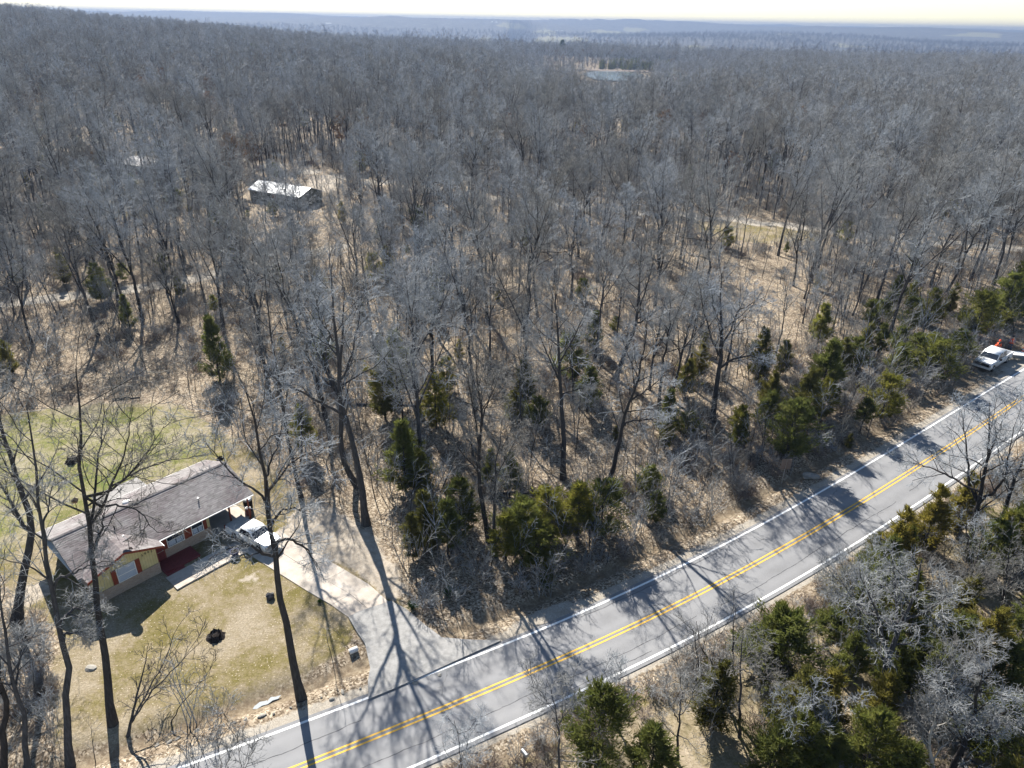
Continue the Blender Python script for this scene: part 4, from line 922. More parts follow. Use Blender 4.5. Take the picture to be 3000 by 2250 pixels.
ac = empty('bird_feeder', GV(233, 1512), 0.4, 'brown roofed feeder on a thin pole behind the house', 'bird feeder')
part(MB().cyl((0, 0, -.1), (0, 0, 1.5), 0.03, n=8), 'pole', M_wood, ac); part(MB().box(-.2, .2, -.14, .14, 1.5, 1.68), 'seed_box', M_wood, ac); part(MB().prism([(-.28, 1.67), (0, 1.9), (.28, 1.67), (0, 1.82)], -.24, .24), 'feeder_roof', M_char, ac)

# ------------------------------------------------------------------ pickups
def wheel(par, x, y, r, w, rim=M_metal):
    wl_ = MB(); sgn = 1 if y > 0 else -1; q = Quaternion((1, 0, 0), R(90))
    o = part(wl_.lathe([(r * .55, -w / 2), (r * .9, -w / 2), (r, -w * .35), (r, w * .35), (r * .9, w / 2), (r * .55, w / 2)], (x, y, r), 20, q), 'wheel', M_black, par, True)
    part(MB().lathe([(r * .56, -.02), (r * .56, .03), (r * .3, .05), (r * .12, .06)], (x, y + sgn * (w / 2 - .02), r), 14, Quaternion((1, 0, 0), R(-90 * sgn))), 'rim', rim, o)
def pickup(loc, rz, L, Wd, label, cover=None, modern=True, sc=1.0):
    """nose along +x"""
    t_ = empty('pickup_truck', loc, rz, label, 'pickup'); t_.scale = (sc, sc, sc)
    h = L / 2; w = Wd / 2; z0 = 0.42 if modern else 0.36; hood = 1.12 if modern else 0.98; belt = 1.17 if modern else 1.02; top = 1.90 if modern else 1.62
    wr = 0.40 if modern else 0.34; fx = h - 0.95; rx = -h + 1.15
    def arch(x, s): return [(x + s * (wr + .09) * math.cos(a), wr + (wr + .09) * math.sin(a)) for a in np.linspace(math.pi, 0, 9)]
    ca = 0.28 * L * 0.5 if modern else 0.20 * L   # cab extents
    cf = h - (1.52 if modern else 1.42); cb = cf - (2.55 if modern else 1.85)
    def side_prof(x0, x1, ztop0, ztop1):
        pr_ = [(x0, z0)]
        for wx_ in (rx, fx):
            if x0 < wx_ < x1: pr_ += arch(wx_, 1)
        pr_ += [(x1, z0), (x1, ztop1), (x0, ztop0)]; return pr_
    # front clip + cab lower, then bed sides
    b = MB(); b.prism(side_prof(cb, h - 0.05, belt, hood - .10), -w, w); 
    for v in b.bm.verts:
        if v.co.z > z0 + .3: v.co.y *= 0.975
        if v.co.x > h - 0.3: v.co.y *= 0.95
    b.bevel(0.05, 2, 50); part(b, 'body', M_whitepaint, t_, True)
    b = MB(); b.poly([(cf + .05, -w * .93, belt + .02), (h - .12, -w * .86, hood), (h - .12, w * .86, hood), (cf + .05, w * .93, belt + .02)], 0.12); b.bevel(0.03, 1, 30); part(b, 'hood', M_whitepaint, t_)
    # greenhouse
    wt = w * 0.80; wb_ = w * 0.95; xa, xb_ = cf + .05, cb + .02; ra, rb = cf - (0.62 if modern else .55), cb + .14
    b = MB(); lo = [b.bm.verts.new(p) for p in ((xa, -wb_, belt - .02), (xa, wb_, belt - .02), (xb_, wb_, belt - .02), (xb_, -wb_, belt - .02))]; hi = [b.bm.verts.new(p) for p in ((ra, -wt, top), (ra, wt, top), (rb, wt, top), (rb, -wt, top))]
    b.bm.faces.new(hi); b.bm.faces.new(lo[::-1])
    for i in range(4): j = (i + 1) % 4; b.bm.faces.new([lo[i], lo[j], hi[j], hi[i]])
    b.bevel(0.05, 2, 25); part(b, 'cab', M_whitepaint, t_, True)
    def quad(a, b_, c, d, name, mat, inset=0.0, push=0.012):
        a, b_, c, d = map(Vector, (a, b_, c, d)); cen = (a + b_ + c + d) / 4; n = (b_ - a).cross(d - a).normalized()
        pts = [p_.lerp(cen, inset) + n * push for p_ in (a, b_, c, d)]
        return part(MB().poly(pts, 0.02), name, mat, t_)
    L0, L1, L2, L3 = (xa, -wb_, belt + .02), (xa, wb_, belt + .02), (xb_, wb_, belt + .02), (xb_, -wb_, belt + .02); H0, H1, H2, H3 = (ra, -wt, top - .04), (ra, wt, top - .04), (rb, wt, top - .04), (rb, -wt, top - .04)
    quad(L0, L1, H1, H0, 'windshield', M_glass, 0.09); quad(L2, L3, H3, H2, 'rear_window', M_glass, 0.14)
    def lerp(a, b_, f): return tuple(a[i] + (b_[i] - a[i]) * f for i in range(3))
    for A, B_, C, D in ((L3, L0, H0, H3), (L1, L2, H2, H1)):
        if modern:
            for f0, f1 in ((0.03, 0.50), (0.53, 0.99)): quad(lerp(A, B_, f0), lerp(A, B_, f1), lerp(D, C, f1), lerp(D, C, f0), 'side_window', M_glass, 0.10)
        else: quad(A, B_, C, D, 'side_window', M_glass, 0.12)
    # bed
    for s in (-1, 1):
        pr_ = side_prof(-h + .04, cb - .03, belt, belt); b = MB(); b.prism(pr_, s * w * .99, s * w * .99 - s * .12); b.bevel(0.025, 1, 50); part(b, 'bed_side', M_whitepaint, t_)
    part(MB().box(-h + .06, cb - .03, -w * .88, w * .88, 0.62, 0.70), 'bed_floor', M_black, t_)
    part(MB().box(cb - .12, cb - .03, -w * .88, w * .88, 0.62, belt - .01), 'bed_front', M_whitepaint, t_)
    part(MB().box(-h, -h + .07, -w * .90, w * .90, 0.60, belt - .01).bevel(0.02), 'tailgate', M_whitepaint, t_)
    if cover: part(MB().box(-h + .02, cb - .02, -w * .95, w * .95, belt + .006, belt + .06).bevel(0.025), 'bed_cover', cover, t_)
    part(MB().box(h - .12, h + .06, -w * .96, w * .96, z0 - .02, z0 + .20).bevel(0.04, 2), 'bumper', M_trim if modern else M_metal, t_); part(MB().box(-h - .08, -h + .05, -w * .9, w * .9, z0, z0 + .16).bevel(0.03), 'bumper', M_metal, t_)
    part(MB().box(h - .08, h - .012, -w * .72, w * .72, z0 + .24, hood - .16), 'grille', M_black, t_)
    for k in range(3): zz_ = z0 + .30 + k * .13; part(MB().box(h - .012, h + .005, -w * .7, w * .7, zz_, zz_ + .035), 'grille_bar', M_metal if not modern else M_dark, t_)
    for s in (-1, 1):
        part(MB().box(h - .16, h - .01, s * w * .80 - .1, s * w * .80 + .1, hood - .40, hood - .17).bevel(0.02), 'headlight', M_metal, t_)
        part(MB().box(-h - .01, -h + .10, s * w * .945 - .06, s * w * .945 + .06, 0.78, 1.08), 'tail_light', M_red, t_)
        part(MB().box(xa - .42, xa - .24, s * (w + .03), s * (w + .25), belt + .04, belt + .26).bevel(0.03), 'mirror', M_black if modern else M_trim, t_)
        if modern:
            for x in (xa - .62, xb_ + .35): part(MB().box(x - .1, x + .1, s * w * .985, s * w * .985 + s * .025, belt - .17, belt - .13), 'door_handle', M_black, t_)
        for x in (fx, rx): wheel(t_, x, s * (w - .14), wr, 0.25)
    part(MB().box(-h + .3, h - .3, -w * .6, w * .6, 0.30, z0 + .05), 'chassis', M_black, t_)
    return t_
c1 = G(752, 1610); pickup((-21.75, 47.75, zt(-21.75, 47.75) + .10), R(-31.4), 5.05, 1.78, 'white compact pickup with grey bed cover parked by the house', M_cover := plain('grey_bed_cover', (0.33, 0.33, 0.31), 0.7), False, 1.0)
fwp = G(2906, 1087); bwp = G(2945, 1063)
dv = fwp[:2] - bwp[:2]; an_ = math.atan2(dv[1], dv[0]); dvu = dv / np.linalg.norm(dv)
side_n = np.array([-dvu[1], dvu[0]])   # left of the truck heading (nose toward camera): points right in the picture
cen = (fwp[:2] + bwp[:2]) / 2; cc = cen - side_n * (0.9 if (cen - side_n)[0] < cen[0] else -0.9)
pickup((cc[0], cc[1], zt(*cc) + .02), an_, 6.0, 2.05, 'white crew cab pickup parked on the gravel shoulder', None, True, 1.04)
OCC.append((cc[0], cc[1], 6))

# ------------------------------------------------------------------ people
def skin_body(name, verts, edges, radii, root_i, mats, assign, parent):
    me_ = bpy.data.meshes.new(name); me_.from_pydata(verts, edges, [])
    o = bpy.data.objects.new(name, me_); link(o)
    md = o.modifiers.new('skin', 'SKIN'); md.use_smooth_shade = True
    sv = me_.skin_vertices[0].data if me_.skin_vertices else None
    if sv is None:
        bm = bmesh.new(); bm.from_mesh(me_); bm.verts.layers.skin.verify(); bm.to_mesh(me_); bm.free(); sv = me_.skin_vertices[0].data
    for i, r_ in enumerate(radii): sv[i].radius = r_ if isinstance(r_, tuple) else (r_, r_)
    for i in range(len(sv)): sv[i].use_root = (i == root_i)
    sb = o.modifiers.new('sub', 'SUBSURF'); sb.levels = 1; sb.render_levels = 1
    dg = bpy.context.evaluated_depsgraph_get(); ev_ = o.evaluated_get(dg); nm = bpy.data.meshes.new_from_object(ev_)
    bpy.data.objects.remove(o); bpy.data.meshes.remove(me_)
    nm.materials.clear()
    for mt in mats: nm.materials.append(mt)
    for p_ in nm.polygons: p_.material_index = assign(p_.center); p_.use_smooth = True
    return nm
M_skin = plain('skin', (0.45, 0.28, 0.20), 0.6, var=0.05); M_jeans = plain('denim', (0.04, 0.06, 0.13), 0.9, var=0.2); M_shirt = plain('grey_shirt', (0.42, 0.44, 0.48), 0.9); M_oranges = plain('orange_shirt', (0.75, 0.10, 0.03), 0.8)
M_vest = plain('orange_vest', (0.85, 0.11, 0.03), 0.7, var=0.05); M_refl = plain('reflective_tape', (0.72, 0.74, 0.70), 0.4); M_hair = plain('dark_hair', (0.03, 0.022, 0.018), 0.8); M_boot = plain('brown_boots', (0.07, 0.045, 0.03), 0.8)
def person(loc, rz, label, bend=0.0, shirt=M_shirt, arm=(0.5, 0.9), hat=None, sc=1.0, stride=0.12, kneel=False):
    root = empty('person', loc, rz, label, 'person', ); root.scale = (sc, sc, sc)
    c, s = math.cos(bend), math.sin(bend)
    hip = Vector((0, 0, 0.95)); 
    def T(v): v = Vector(v) - hip; return hip + Vector((v.x * c + v.z * s, v.y, -v.x * s + v.z * c))
    V, E_, Rr = [], [], []
    def add(p_, r_, par=None):
        V.append(tuple(p_)); Rr.append(r_)
        if par is not None: E_.append((par, len(V) - 1))
        return len(V) - 1
    pel = add(hip, (0.15, 0.12)); wst = add(T((0, 0, 1.1)), (0.14, 0.105), pel); che = add(T((0, 0, 1.32)), (0.17, 0.12), wst); nek = add(T((0, 0, 1.47)), 0.065, che); nk2 = add(T((0.01, 0, 1.55)), 0.055, nek); hd = add(T((0.03, 0, 1.65)), (0.085, 0.10), nk2); add(T((0.02, 0, 1.74)), (0.07, 0.085), hd)
    no = add(T((0.125, 0, 1.645)), 0.018, hd)
    for sd in (-1, 1):
        hj = add((0, sd * .095, 0.90), 0.095, pel); kn = add((0.03 + sd * stride * .5, sd * .11, 0.49), 0.062, hj); ak = add((sd * stride, sd * .11, 0.09), 0.045, kn); add((sd * stride + .16, sd * .125, 0.035), 0.038, ak)
        sh = add(T((0, sd * .19, 1.42)), 0.062, che); a1, a2 = arm
        el = T((0.0 + .28 * math.sin(a1), sd * .26, 1.42 - .28 * math.cos(a1))); e_i = add(el, 0.044, sh)
        wr_ = el + Vector((.25 * math.sin(a1 + a2), -sd * .04, -.25 * math.cos(a1 + a2))); w_i = add(wr_, 0.03, e_i); dh = (wr_ - el).normalized(); pm = add(wr_ + dh * .07, (0.036, 0.02), w_i)
        for k, ln in enumerate((.07, .08, .075, .06)):
            bp = wr_ + dh * .09 + Vector((0, (k - 1.5) * .02, 0)); f1 = add(bp, 0.009, pm); f2 = add(bp + dh * ln * .6 + Vector((.01, 0, -.012)), 0.008, f1); add(bp + dh * ln + Vector((.015, 0, -.03)), 0.007, f2)
        th = add(wr_ + dh * .03 + Vector((.03, -sd * .03, 0)), 0.01, w_i); add(wr_ + dh * .08 + Vector((.05, -sd * .04, -.01)), 0.008, th)
    inv = Matrix.Rotation(0, 3, 'Y')
    def asg(p_):
        v = Vector(p_) - hip; u = Vector((v.x * c - v.z * s, v.y, v.x * s + v.z * c)) + hip
        if p_[2] < 0.12 and p_[2] < 0.9: return 3
        if p_[2] < 0.98 and abs(p_[1]) < 0.22 and u.z < 1.0: return 2
        if u.z > 1.5: return 0
        return 1 if u.z > 1.12 and abs(p_[1]) < 0.4 and u.x < .25 else 0 if u.x > .3 else 1
    me_ = skin_body('body', V, E_, Rr, 0, [M_skin, shirt, M_jeans, M_boot], asg, root); ob = link(bpy.data.objects.new('body', me_), root)
    # vest wraps the torso, tape on it, hair or hat on the head
    def ring_mesh(rows, name, mat, par, close=False):
        b = MB(); n = 16; prev = None
        for z, rx_, ry_ in rows:
            rg_ = [b.bm.verts.new(T((rx_ * math.cos(2 * math.pi * k / n), ry_ * math.sin(2 * math.pi * k / n), z))) for k in range(n)]
            if prev: [b.bm.faces.new([prev[k], prev[(k + 1) % n], rg_[(k + 1) % n], rg_[k]]) for k in range(n)]
            prev = rg_
        if close: b.bm.faces.new(prev)
        return part(b, name, mat, par, True)
    vst = ring_mesh([(0.90, .155, .20), (1.1, .15, .19), (1.3, .165, .215), (1.42, .13, .2), (1.49, .075, .09)], 'vest', M_vest, root)
    ring_mesh([(1.08, .157, .197), (1.13, .158, .199)], 'reflective_band', M_refl, vst)
    for sd in (-1, 1): part(MB().poly([T((.172, sd * .1 - .025, 1.12)), T((.172, sd * .1 + .025, 1.12)), T((.165, sd * .1 + .025, 1.40)), T((.165, sd * .1 - .025, 1.40))], .012), 'reflective_stripe', M_refl, vst)
    if hat: hm = ring_mesh([(1.69, .155, .13), (1.70, .125, .11), (1.78, .11, .1), (1.84, .06, .055)], 'cap', hat, root, True)
    else: ring_mesh([(1.60, .085, .088), (1.68, .108, .105), (1.77, .095, .095), (1.82, .045, .045)], 'hair', M_hair, root, True).location = (-0.025, 0, 0)
    return root
P1 = G(2955, 1027); P2 = G(2906, 1040); P3 = G(2917, 1039)
person(P1, R(-120), 'person in orange vest and jeans standing by the white table', 0.05, M_shirt, (0.35, 1.2), M_hair, 1.12)
person(P2, R(-60), 'person in orange vest bending over behind the parked pickup', 0.55, M_oranges, (0.6, 0.5), None, 1.12)
person(P3, R(-150), 'upright person in orange vest right of the bending one', 0.12, M_oranges, (0.2, 0.7), M_vest, 1.12)
# folding table and cone
tb = G(2974, 1052); tl = empty('folding_table', (tb[0], tb[1], zt(tb[0], tb[1])), R(-12), 'white folding table behind the parked pickup', 'table')
part(MB().box(-1.25, 1.25, -0.62, 0.62, 0.74, 0.80).bevel(0.02), 'table_top', M_trim, tl); part(MB().box(-1.15, 1.15, -0.55, 0.55, 0.68, 0.739), 'apron', M_metal, tl)
for x in (-1.0, 1.0):
    for y in (-.5, .5): part(MB().cyl((x, y, 0), (x, y, 0.70), 0.02, n=8), 'leg', M_metal, tl)
cb_ = G(2994, 1034); cn = empty('traffic_cone', (cb_[0], cb_[1], zt(cb_[0], cb_[1])), 0, 'orange traffic cone at the far end of the white table', 'traffic cone')
M_cone = plain('cone_orange', (0.85, 0.10, 0.03), 0.5); part(MB().lathe([(.17, .03), (.11, .40), (.035, .86), (.02, .88)], n=16), 'cone', M_cone, cn, True); part(MB().box(-.21, .21, -.21, .21, 0, .035).bevel(.01), 'base', M_cone, cn); part(MB().lathe([(.118, .42), (.086, .60)], n=16), 'collar', M_refl, cn)

# ------------------------------------------------------------------ sign, mailbox, culvert, stones, stumps, logs, plants
sg = GV(2291, 1411); sn = empty('road_sign', sg, R(33 + 60), 'two panel brown backed road sign on posts at the wood edge', 'sign')
M_signb = plain('sign_back', (0.20, 0.15, 0.12), 0.6)
part(MB().cyl((0, 0, -.2), (0, 0, 2.5), .035, n=8), 'post', M_metal, sn)
for y in (-.24, .24): part(MB().box(-.012, .012, y - .22, y + .22, 1.45, 2.55), 'panel', M_signb, sn).location = (-.055, 0, 0)
part(MB().box(-.03, .0, -.44, .44, 1.65, 1.72).box(-.03, .0, -.44, .44, 2.25, 2.32), 'bracket', M_metal, sn).location = (-.036, 0, 0)
mbp = GV(1535, 2252); mb_ = empty('mailbox', mbp, R(33), 'grey mailbox on a leaning post at the near verge', 'mailbox'); mb_.rotation_euler = (R(-8), R(6), R(33))
part(MB().box(-.05, .05, -.05, .05, -.2, 1.05), 'post', M_wood, mb_); pr = [(-.25 * 0 + .1 * math.cos(a), 1.2 + .1 * math.sin(a)) for a in np.linspace(0, math.pi, 8)] + [(-.1, 1.06), (.1, 1.06)]
part(MB().prism(pr, -.26, .26), 'box', M_metal, mb_); part(MB().box(.105, .115, -.05, -.02, 1.12, 1.3), 'flag', M_red, mb_)
cv = GV(1036, 1908); cu = empty('culvert_pipe', (cv[0], cv[1], float(ground_z(cv[0], cv[1])) + .12), RA, 'pale culvert pipe end poking out beside the apron', 'pipe')
part(MB().lathe([(.2, -.3), (.2, .3), (.16, .3), (.16, -.25)], (0, 0, 0), 16, Quaternion((0, 1, 0), R(90))), 'pipe', M_trim, cu, True)
def blob(seed, sx, sy, sz, mat, name='stone'):
    b = MB(); bmesh.ops.create_icosphere(b.bm, subdivisions=2, radius=1.0); rg = np.random.default_rng(seed); a = rg.normal(0, 1, (5, 3))
    for v in b.bm.verts:
        d = sum(0.12 * math.sin(3 * float(np.dot(k_, v.co)) + i) for i, k_ in enumerate(a)); v.co *= 1 + d * .6
        v.co = Vector((v.co.x * sx, v.co.y * sy, v.co.z * sz))
    return b.mesh(name, mat)
SM = [blob(i, .22 + .08 * (i % 3), .16 + .05 * (i % 2), .10 + .03 * (i % 2), M_rock) for i in range(6)]
spx = [(390 + 55 * k * .36 + rng.normal(0, 9), 2192 - 14 * k * .36 * .95 + rng.normal(0, 7)) for k in range(0, 44, 2)]
for k, (x, y) in enumerate(spx):
    q = G(x + 60, y - 22); o = bpy.data.objects.new('stone', SM[k % 6]); link(o); o.location = (q[0], q[1], float(ground_z(q[0], q[1])) + .04); o.rotation_euler = (0, 0, rng.random() * 6); s = rng.uniform(.3, .85); o.scale = (s, s, s)
    tag(o, 'pale stone lying in the rocky ditch below the lawn', 'stone', 'stones in the roadside ditch')
o = bpy.data.objects.new('stone', blob(20, .4, .3, .12, M_rock)); link(o); q = G(266, 1958); o.location = (q[0], q[1], zt(q[0], q[1]) + .02); tag(o, 'flat pale stone on the lawn between the two left trees', 'stone')
o = bpy.data.objects.new('boulder', blob(21, .36, .34, .34, M_dishm)); link(o); q = G(793, 1752); o.location = (q[0], q[1], zt(q[0], q[1]) + .15); tag(o, 'small round dark boulder left of the front lawn tree trunk', 'boulder')
o = bpy.data.objects.new('boulder', blob(22, .9, .5, .3, M_rock)); link(o); q = G(2376, 1396); o.location = (q[0], q[1], zt(q[0], q[1]) + .05); tag(o, 'pale flat boulder on the bank right of the brown sign', 'boulder')
def stump(px, py, r_, h_, lab, sd):
    rg = np.random.default_rng(sd); q = G(px, py); st = empty('tree_stump', (q[0], q[1], zt(q[0], q[1])), 0, lab, 'stump'); b = MB(); n = 18; rings = []
    jag = rg.uniform(.55, 1.25, n); fl = 1 + .35 * np.abs(np.sin(np.arange(n) * 1.7 + sd))
    for f, hh in ((1.45, -.08), (1.12, .12), (.95, .6), (.9, 1.0)):
        rings.append([b.bm.verts.new((r_ * f * (fl[k] if hh < .2 else 1) * math.cos(2 * math.pi * k / n), r_ * f * (fl[k] if hh < .2 else 1) * math.sin(2 * math.pi * k / n), h_ * (hh if hh < .9 else jag[k]))) for k in range(n)])
    for a_, c_ in zip(rings, rings[1:]):
        for k in range(n): b.bm.faces.new([a_[k], a_[(k + 1) % n], c_[(k + 1) % n], c_[k]])
    inn = [b.bm.verts.new((v.co.x * .62, v.co.y * .62, v.co.z * .55)) for v in rings[-1]]; 
    for k in range(n): b.bm.faces.new([rings[-1][k], rings[-1][(k + 1) % n], inn[(k + 1) % n], inn[k]])
    b.bm.faces.new(inn); part(b, 'stump_wood', M_char, st); return st
stump(632, 1866, .42, .45, 'black hollow tree stump in the middle of the front lawn', 1); stump(212, 1352, .42, .62, 'dark jagged stump on the green back lawn', 2); stump(645, 1345, .25, .3, 'low dark stump just behind the far roof corner', 3)
def log(pa, pb, r_, lab):
    a, b_ = G(*pa), G(*pb); a[2] += r_ * .7; b_[2] += r_ * .5; K = 9; P = resample([a, b_], K); P[1:-1] += rng.normal(0, .06, (K - 2, 3)); rd = np.linspace(r_, r_ * .45, K)
    o_ = a.copy(); tr = tubes((P - o_)[None], rd[None], 9); br_ = grow((P - o_)[None], rd[None], 5, .4, 1, .8, .22, 5, rng, .5, .01, .15, .1); root = empty('fallen_log', o_, 0, lab, 'log')
    link(bpy.data.objects.new('trunk', mesh_np('trunk', *tr, mats=[M_bark], smooth=True)), root); link(bpy.data.objects.new('branches', mesh_np('branches', *tubes(*br_, 4), mats=[M_bark], smooth=True)), root)
for a in (((1045, 1186), (1310, 1192), .16, 'long fallen log lying across the woods behind the conical cedar'), ((1450, 1446), (1580, 1450), .13, 'fallen log on the leaf litter behind the roadside clump'), ((1470, 1165), (1580, 1178), .18, 'dark fallen log in the middle woods'), ((330, 1172), (410, 1166), .14, 'fallen log at the back edge of the lawn'), ((2560, 1090), (2660, 1120), .12, 'pale broken trunk lying on the bank near the wide cedar')): log(*a)
# strap leaved clumps at the apron corner
def clump(px, py, s, lab):
    q = G(px, py); rg = np.random.default_rng(int(px)); n = 70; a = rg.random(n) * 6.28; t_ = rg.uniform(.15, 1.0, n); L = s * rg.uniform(.7, 1.1, n); V, F4 = [], []
    for k in range(n):
        d = np.array([math.cos(a[k]) * math.sin(t_[k]), math.sin(a[k]) * math.sin(t_[k]), math.cos(t_[k])]); sd = np.array([-math.sin(a[k]), math.cos(a[k]), 0]) * .03; b0 = len(V)
        p1 = d * L[k] * .55; p2 = d * L[k] - np.array([0, 0, .25 * L[k] * math.sin(t_[k])]); V += [-sd, sd, p1 + sd, p1 - sd, p2 + sd * .2, p2 - sd * .2]; F4 += [(b0, b0 + 1, b0 + 2, b0 + 3), (b0 + 3, b0 + 2, b0 + 4, b0 + 5)]
    root = empty('leafy_clump', (q[0], q[1], float(ground_z(q[0], q[1]))), 0, lab, 'plant'); link(bpy.data.objects.new('leaves', mesh_np('leaves', np.array(V), np.array(F4), mats=[M_grassblade])), root)
clump(1208, 1785, .85, 'dark green strap leaved clump at the apron corner'); clump(1316, 1750, 1.05, 'larger green strap leaved clump under the cedars'); clump(936, 1765, .3, 'tiny yellow green tuft at the drive edge')
# puddle in the ditch
t = NT('puddle_water'); t.b.inputs['Base Color'].default_value = (0.35, 0.37, 0.38, 1); t.rough(0.08, 0.6); f_ = t.noise(t.obj(), 3, 3); t.bump(f_, .05, .01)
pw = MB(); pc = G(775, 2045); pw.poly([(pc[0] + RU[0] * a + RN[0] * b_, pc[1] + RU[1] * a + RN[1] * b_, float(ground_z(pc[0], pc[1])) + .11) for a, b_ in ((-.85, -.06), (-.6, -.2), (-.25, -.12), (.1, -.2), (.45, -.08), (.8, -.14), (1.05, .06), (.7, .1), (.45, .24), (.05, .13), (-.3, .25), (-.7, .1))], .02)
o = pw.build('puddle', t.m); tag(o, 'shiny puddle in the roadside ditch', kind='structure')

# ------------------------------------------------------------------ woodland
NEARV = []
specs = [(15.5, 0.20, 0.27, 1, 0.45), (17, 0.24, 0.26, 2, 0.45), (14, 0.17, 0.28, 0, 0.40), (18, 0.26, 0.25, 2, 0.5), (16, 0.21, 0.30, 1, 0.42), (13, 0.15, 0.26, 1, 0.38), (17.5, 0.25, 0.31, 3, 0.40), (15, 0.19, 0.24, 0, 0.5), (16.5, 0.23, 0.29, 2, 0.36), (12, 0.13, 0.25, 1, 0.4)]
BUILD = ['one forked', 'tall forked', 'slim straight', 'tall high crowned', 'medium forked', 'short thin', 'stout many stemmed', 'narrow straight', 'low branching', 'young slender']
for i, (h, r_, sp, fk, c0) in enumerate(specs):
    NEARV.append(tree_meshes(bare_tree(300 + i, h, r_, sp, fk, 0, c0, lean=0.03), M_bark, M_twig))
BUILDW = ['forked', 'tall forked', 'slim straight', 'tall high crowned', 'medium forked', 'short thin', 'stout many stemmed', 'narrow straight', 'low branching', 'young slender']
APRON = poly_px([(1010, 1800), (1160, 1745), (1330, 1840), (1480, 1870), (1150, 2030), (1060, 2060)])
# open sight lines the photo shows: pixel windows kept partly clear of nearer crowns
WINDOWS = [((725, 925, 515, 605), 150, 0.35), ((385, 520, 415, 500), 190, 0.35), ((250, 420, 545, 640), 150, 0.2), ((120, 690, 795, 880), 100, 0.42), ((1320, 1440, 555, 605), 130, 0.5),
           ((1990, 2110, 610, 690), 130, 0.75), ((2140, 2400, 630, 710), 130, 0.75), ((880, 1090, 480, 550), 160, 0.6), ((1705, 1850, 168, 209), 1085, 1.0), ((1590, 1720, 150, 178), 1085, 0.85), ((0, 560, 1190, 1500), 60, 0.8)]
def overlaps(x, y, rgq):
    k = np.zeros(len(x), bool); z = terrain(x, y); rd = np.hypot(x, y); u = rgq.random(len(x))
    for (x0, x1, y0, y1), rm, pr_ in WINDOWS:
        for hh in ((7, 10, 13) if rm < 300 else (4, 8, 12, 15, 18, 21)):
            q, zz_ = project(np.column_stack([x, y, z + hh])); k |= (q[:, 0] > x0) & (q[:, 0] < x1) & (q[:, 1] > y0) & (q[:, 1] < y1) & (rd < rm) & (u < pr_)
    return k
def blocked(x, y, occ=1.0):
    b = np.abs(road_dist(x, y)) < HALF + 2.6
    b |= inside(APRON, x, y) | inside(LAWN, x, y) | inside(DIRT, x, y) | inside(YARD3, x, y) | inside(YARD4, x, y)
    b |= (dist_line(TRACK1, x, y) < 3.0) | (dist_line(TRACK2, x, y) < 4.0)
    b |= field_mask(x, y) > 0.45
    b |= (np.hypot(x, y) < 22)
    for ox, oy, orad in OCC: b |= np.hypot(x - ox, y - oy) < (orad if orad > 5 else orad * occ)
    for bx, by, br in BLD: b |= np.hypot(x - bx, y - by) < br
    az = np.degrees(np.arctan2(x, np.maximum(y, 1))); r_ = np.hypot(x, y)
    b |= (np.abs(az - POND_AZ) < 2.9) & (r_ > 640) & (r_ < 1085)
    return b
BLD = []
for px, py, br in ((800, 600, 9), (820, 560, 9), (430, 490, 8)):
    q = G(px, py); BLD.append((q[0], q[1], br))
def scatter_pts(r0, r1, cell, az0, az1, seed, jit=0.9, occ=1.0):
    rg = np.random.default_rng(seed); y0, y1 = (0 if az0 > -90 else -r1), r1
    xs = np.arange(-r1, r1, cell); ys = np.arange(y0, y1, cell); Xg, Yg = np.meshgrid(xs, ys)
    x = Xg.ravel() + rg.random(Xg.size) * cell * jit; y = Yg.ravel() + rg.random(Xg.size) * cell * jit
    r_ = np.hypot(x, y); az = np.degrees(np.arctan2(x, y))
    k = (r_ >= r0) & (r_ < r1) & (az > az0) & (az < az1); x, y = x[k], y[k]
    k = ~blocked(x, y, occ) & ~overlaps(x, y, np.random.default_rng(seed + 1)); return x[k], y[k]
APR = None
_a, _b = scatter_pts(22, 115, 6.0, -52, 52, 21), scatter_pts(115, 270, 5.3, -48, 48, 25)
_c = scatter_pts(39, 80, 3.4, 5, 52, 27, occ=0.5); _k = (road_dist(*_c) < -HALF - 3.4) & (rng.random(len(_c[0])) < 0.6)
_k0 = road_dist(*_a) > -HALF
wx, wy = np.concatenate([_a[0][_k0], _b[0], _c[0][_k]]), np.concatenate([_a[1][_k0], _b[1], _c[1][_k]])
# trees whose crown shadow would fall on the yard, the drive or the apron are mostly missing in the photo
_sh = np.zeros(len(wx), bool)
for _h in (6, 9, 12, 15):
    _x, _y = wx - sdir.x / sdir.z * _h, wy - sdir.y / sdir.z * _h; _sh |= inside(APRON, _x, _y) | inside(LAWN, _x, _y) | inside(DIRT, _x, _y)
_rs = np.zeros(len(wx), bool)
for _h in (9, 12, 15):
    _rs |= (np.abs(road_dist(wx - sdir.x / sdir.z * _h, wy - sdir.y / sdir.z * _h)) < HALF) & (road_dist(wx, wy) > 0)
_u = np.random.default_rng(3).random(len(wx)); _k = ~(_sh & (_u < 0.8)) & ~(_rs & (_u < 0.72)); wx, wy = wx[_k], wy[_k]
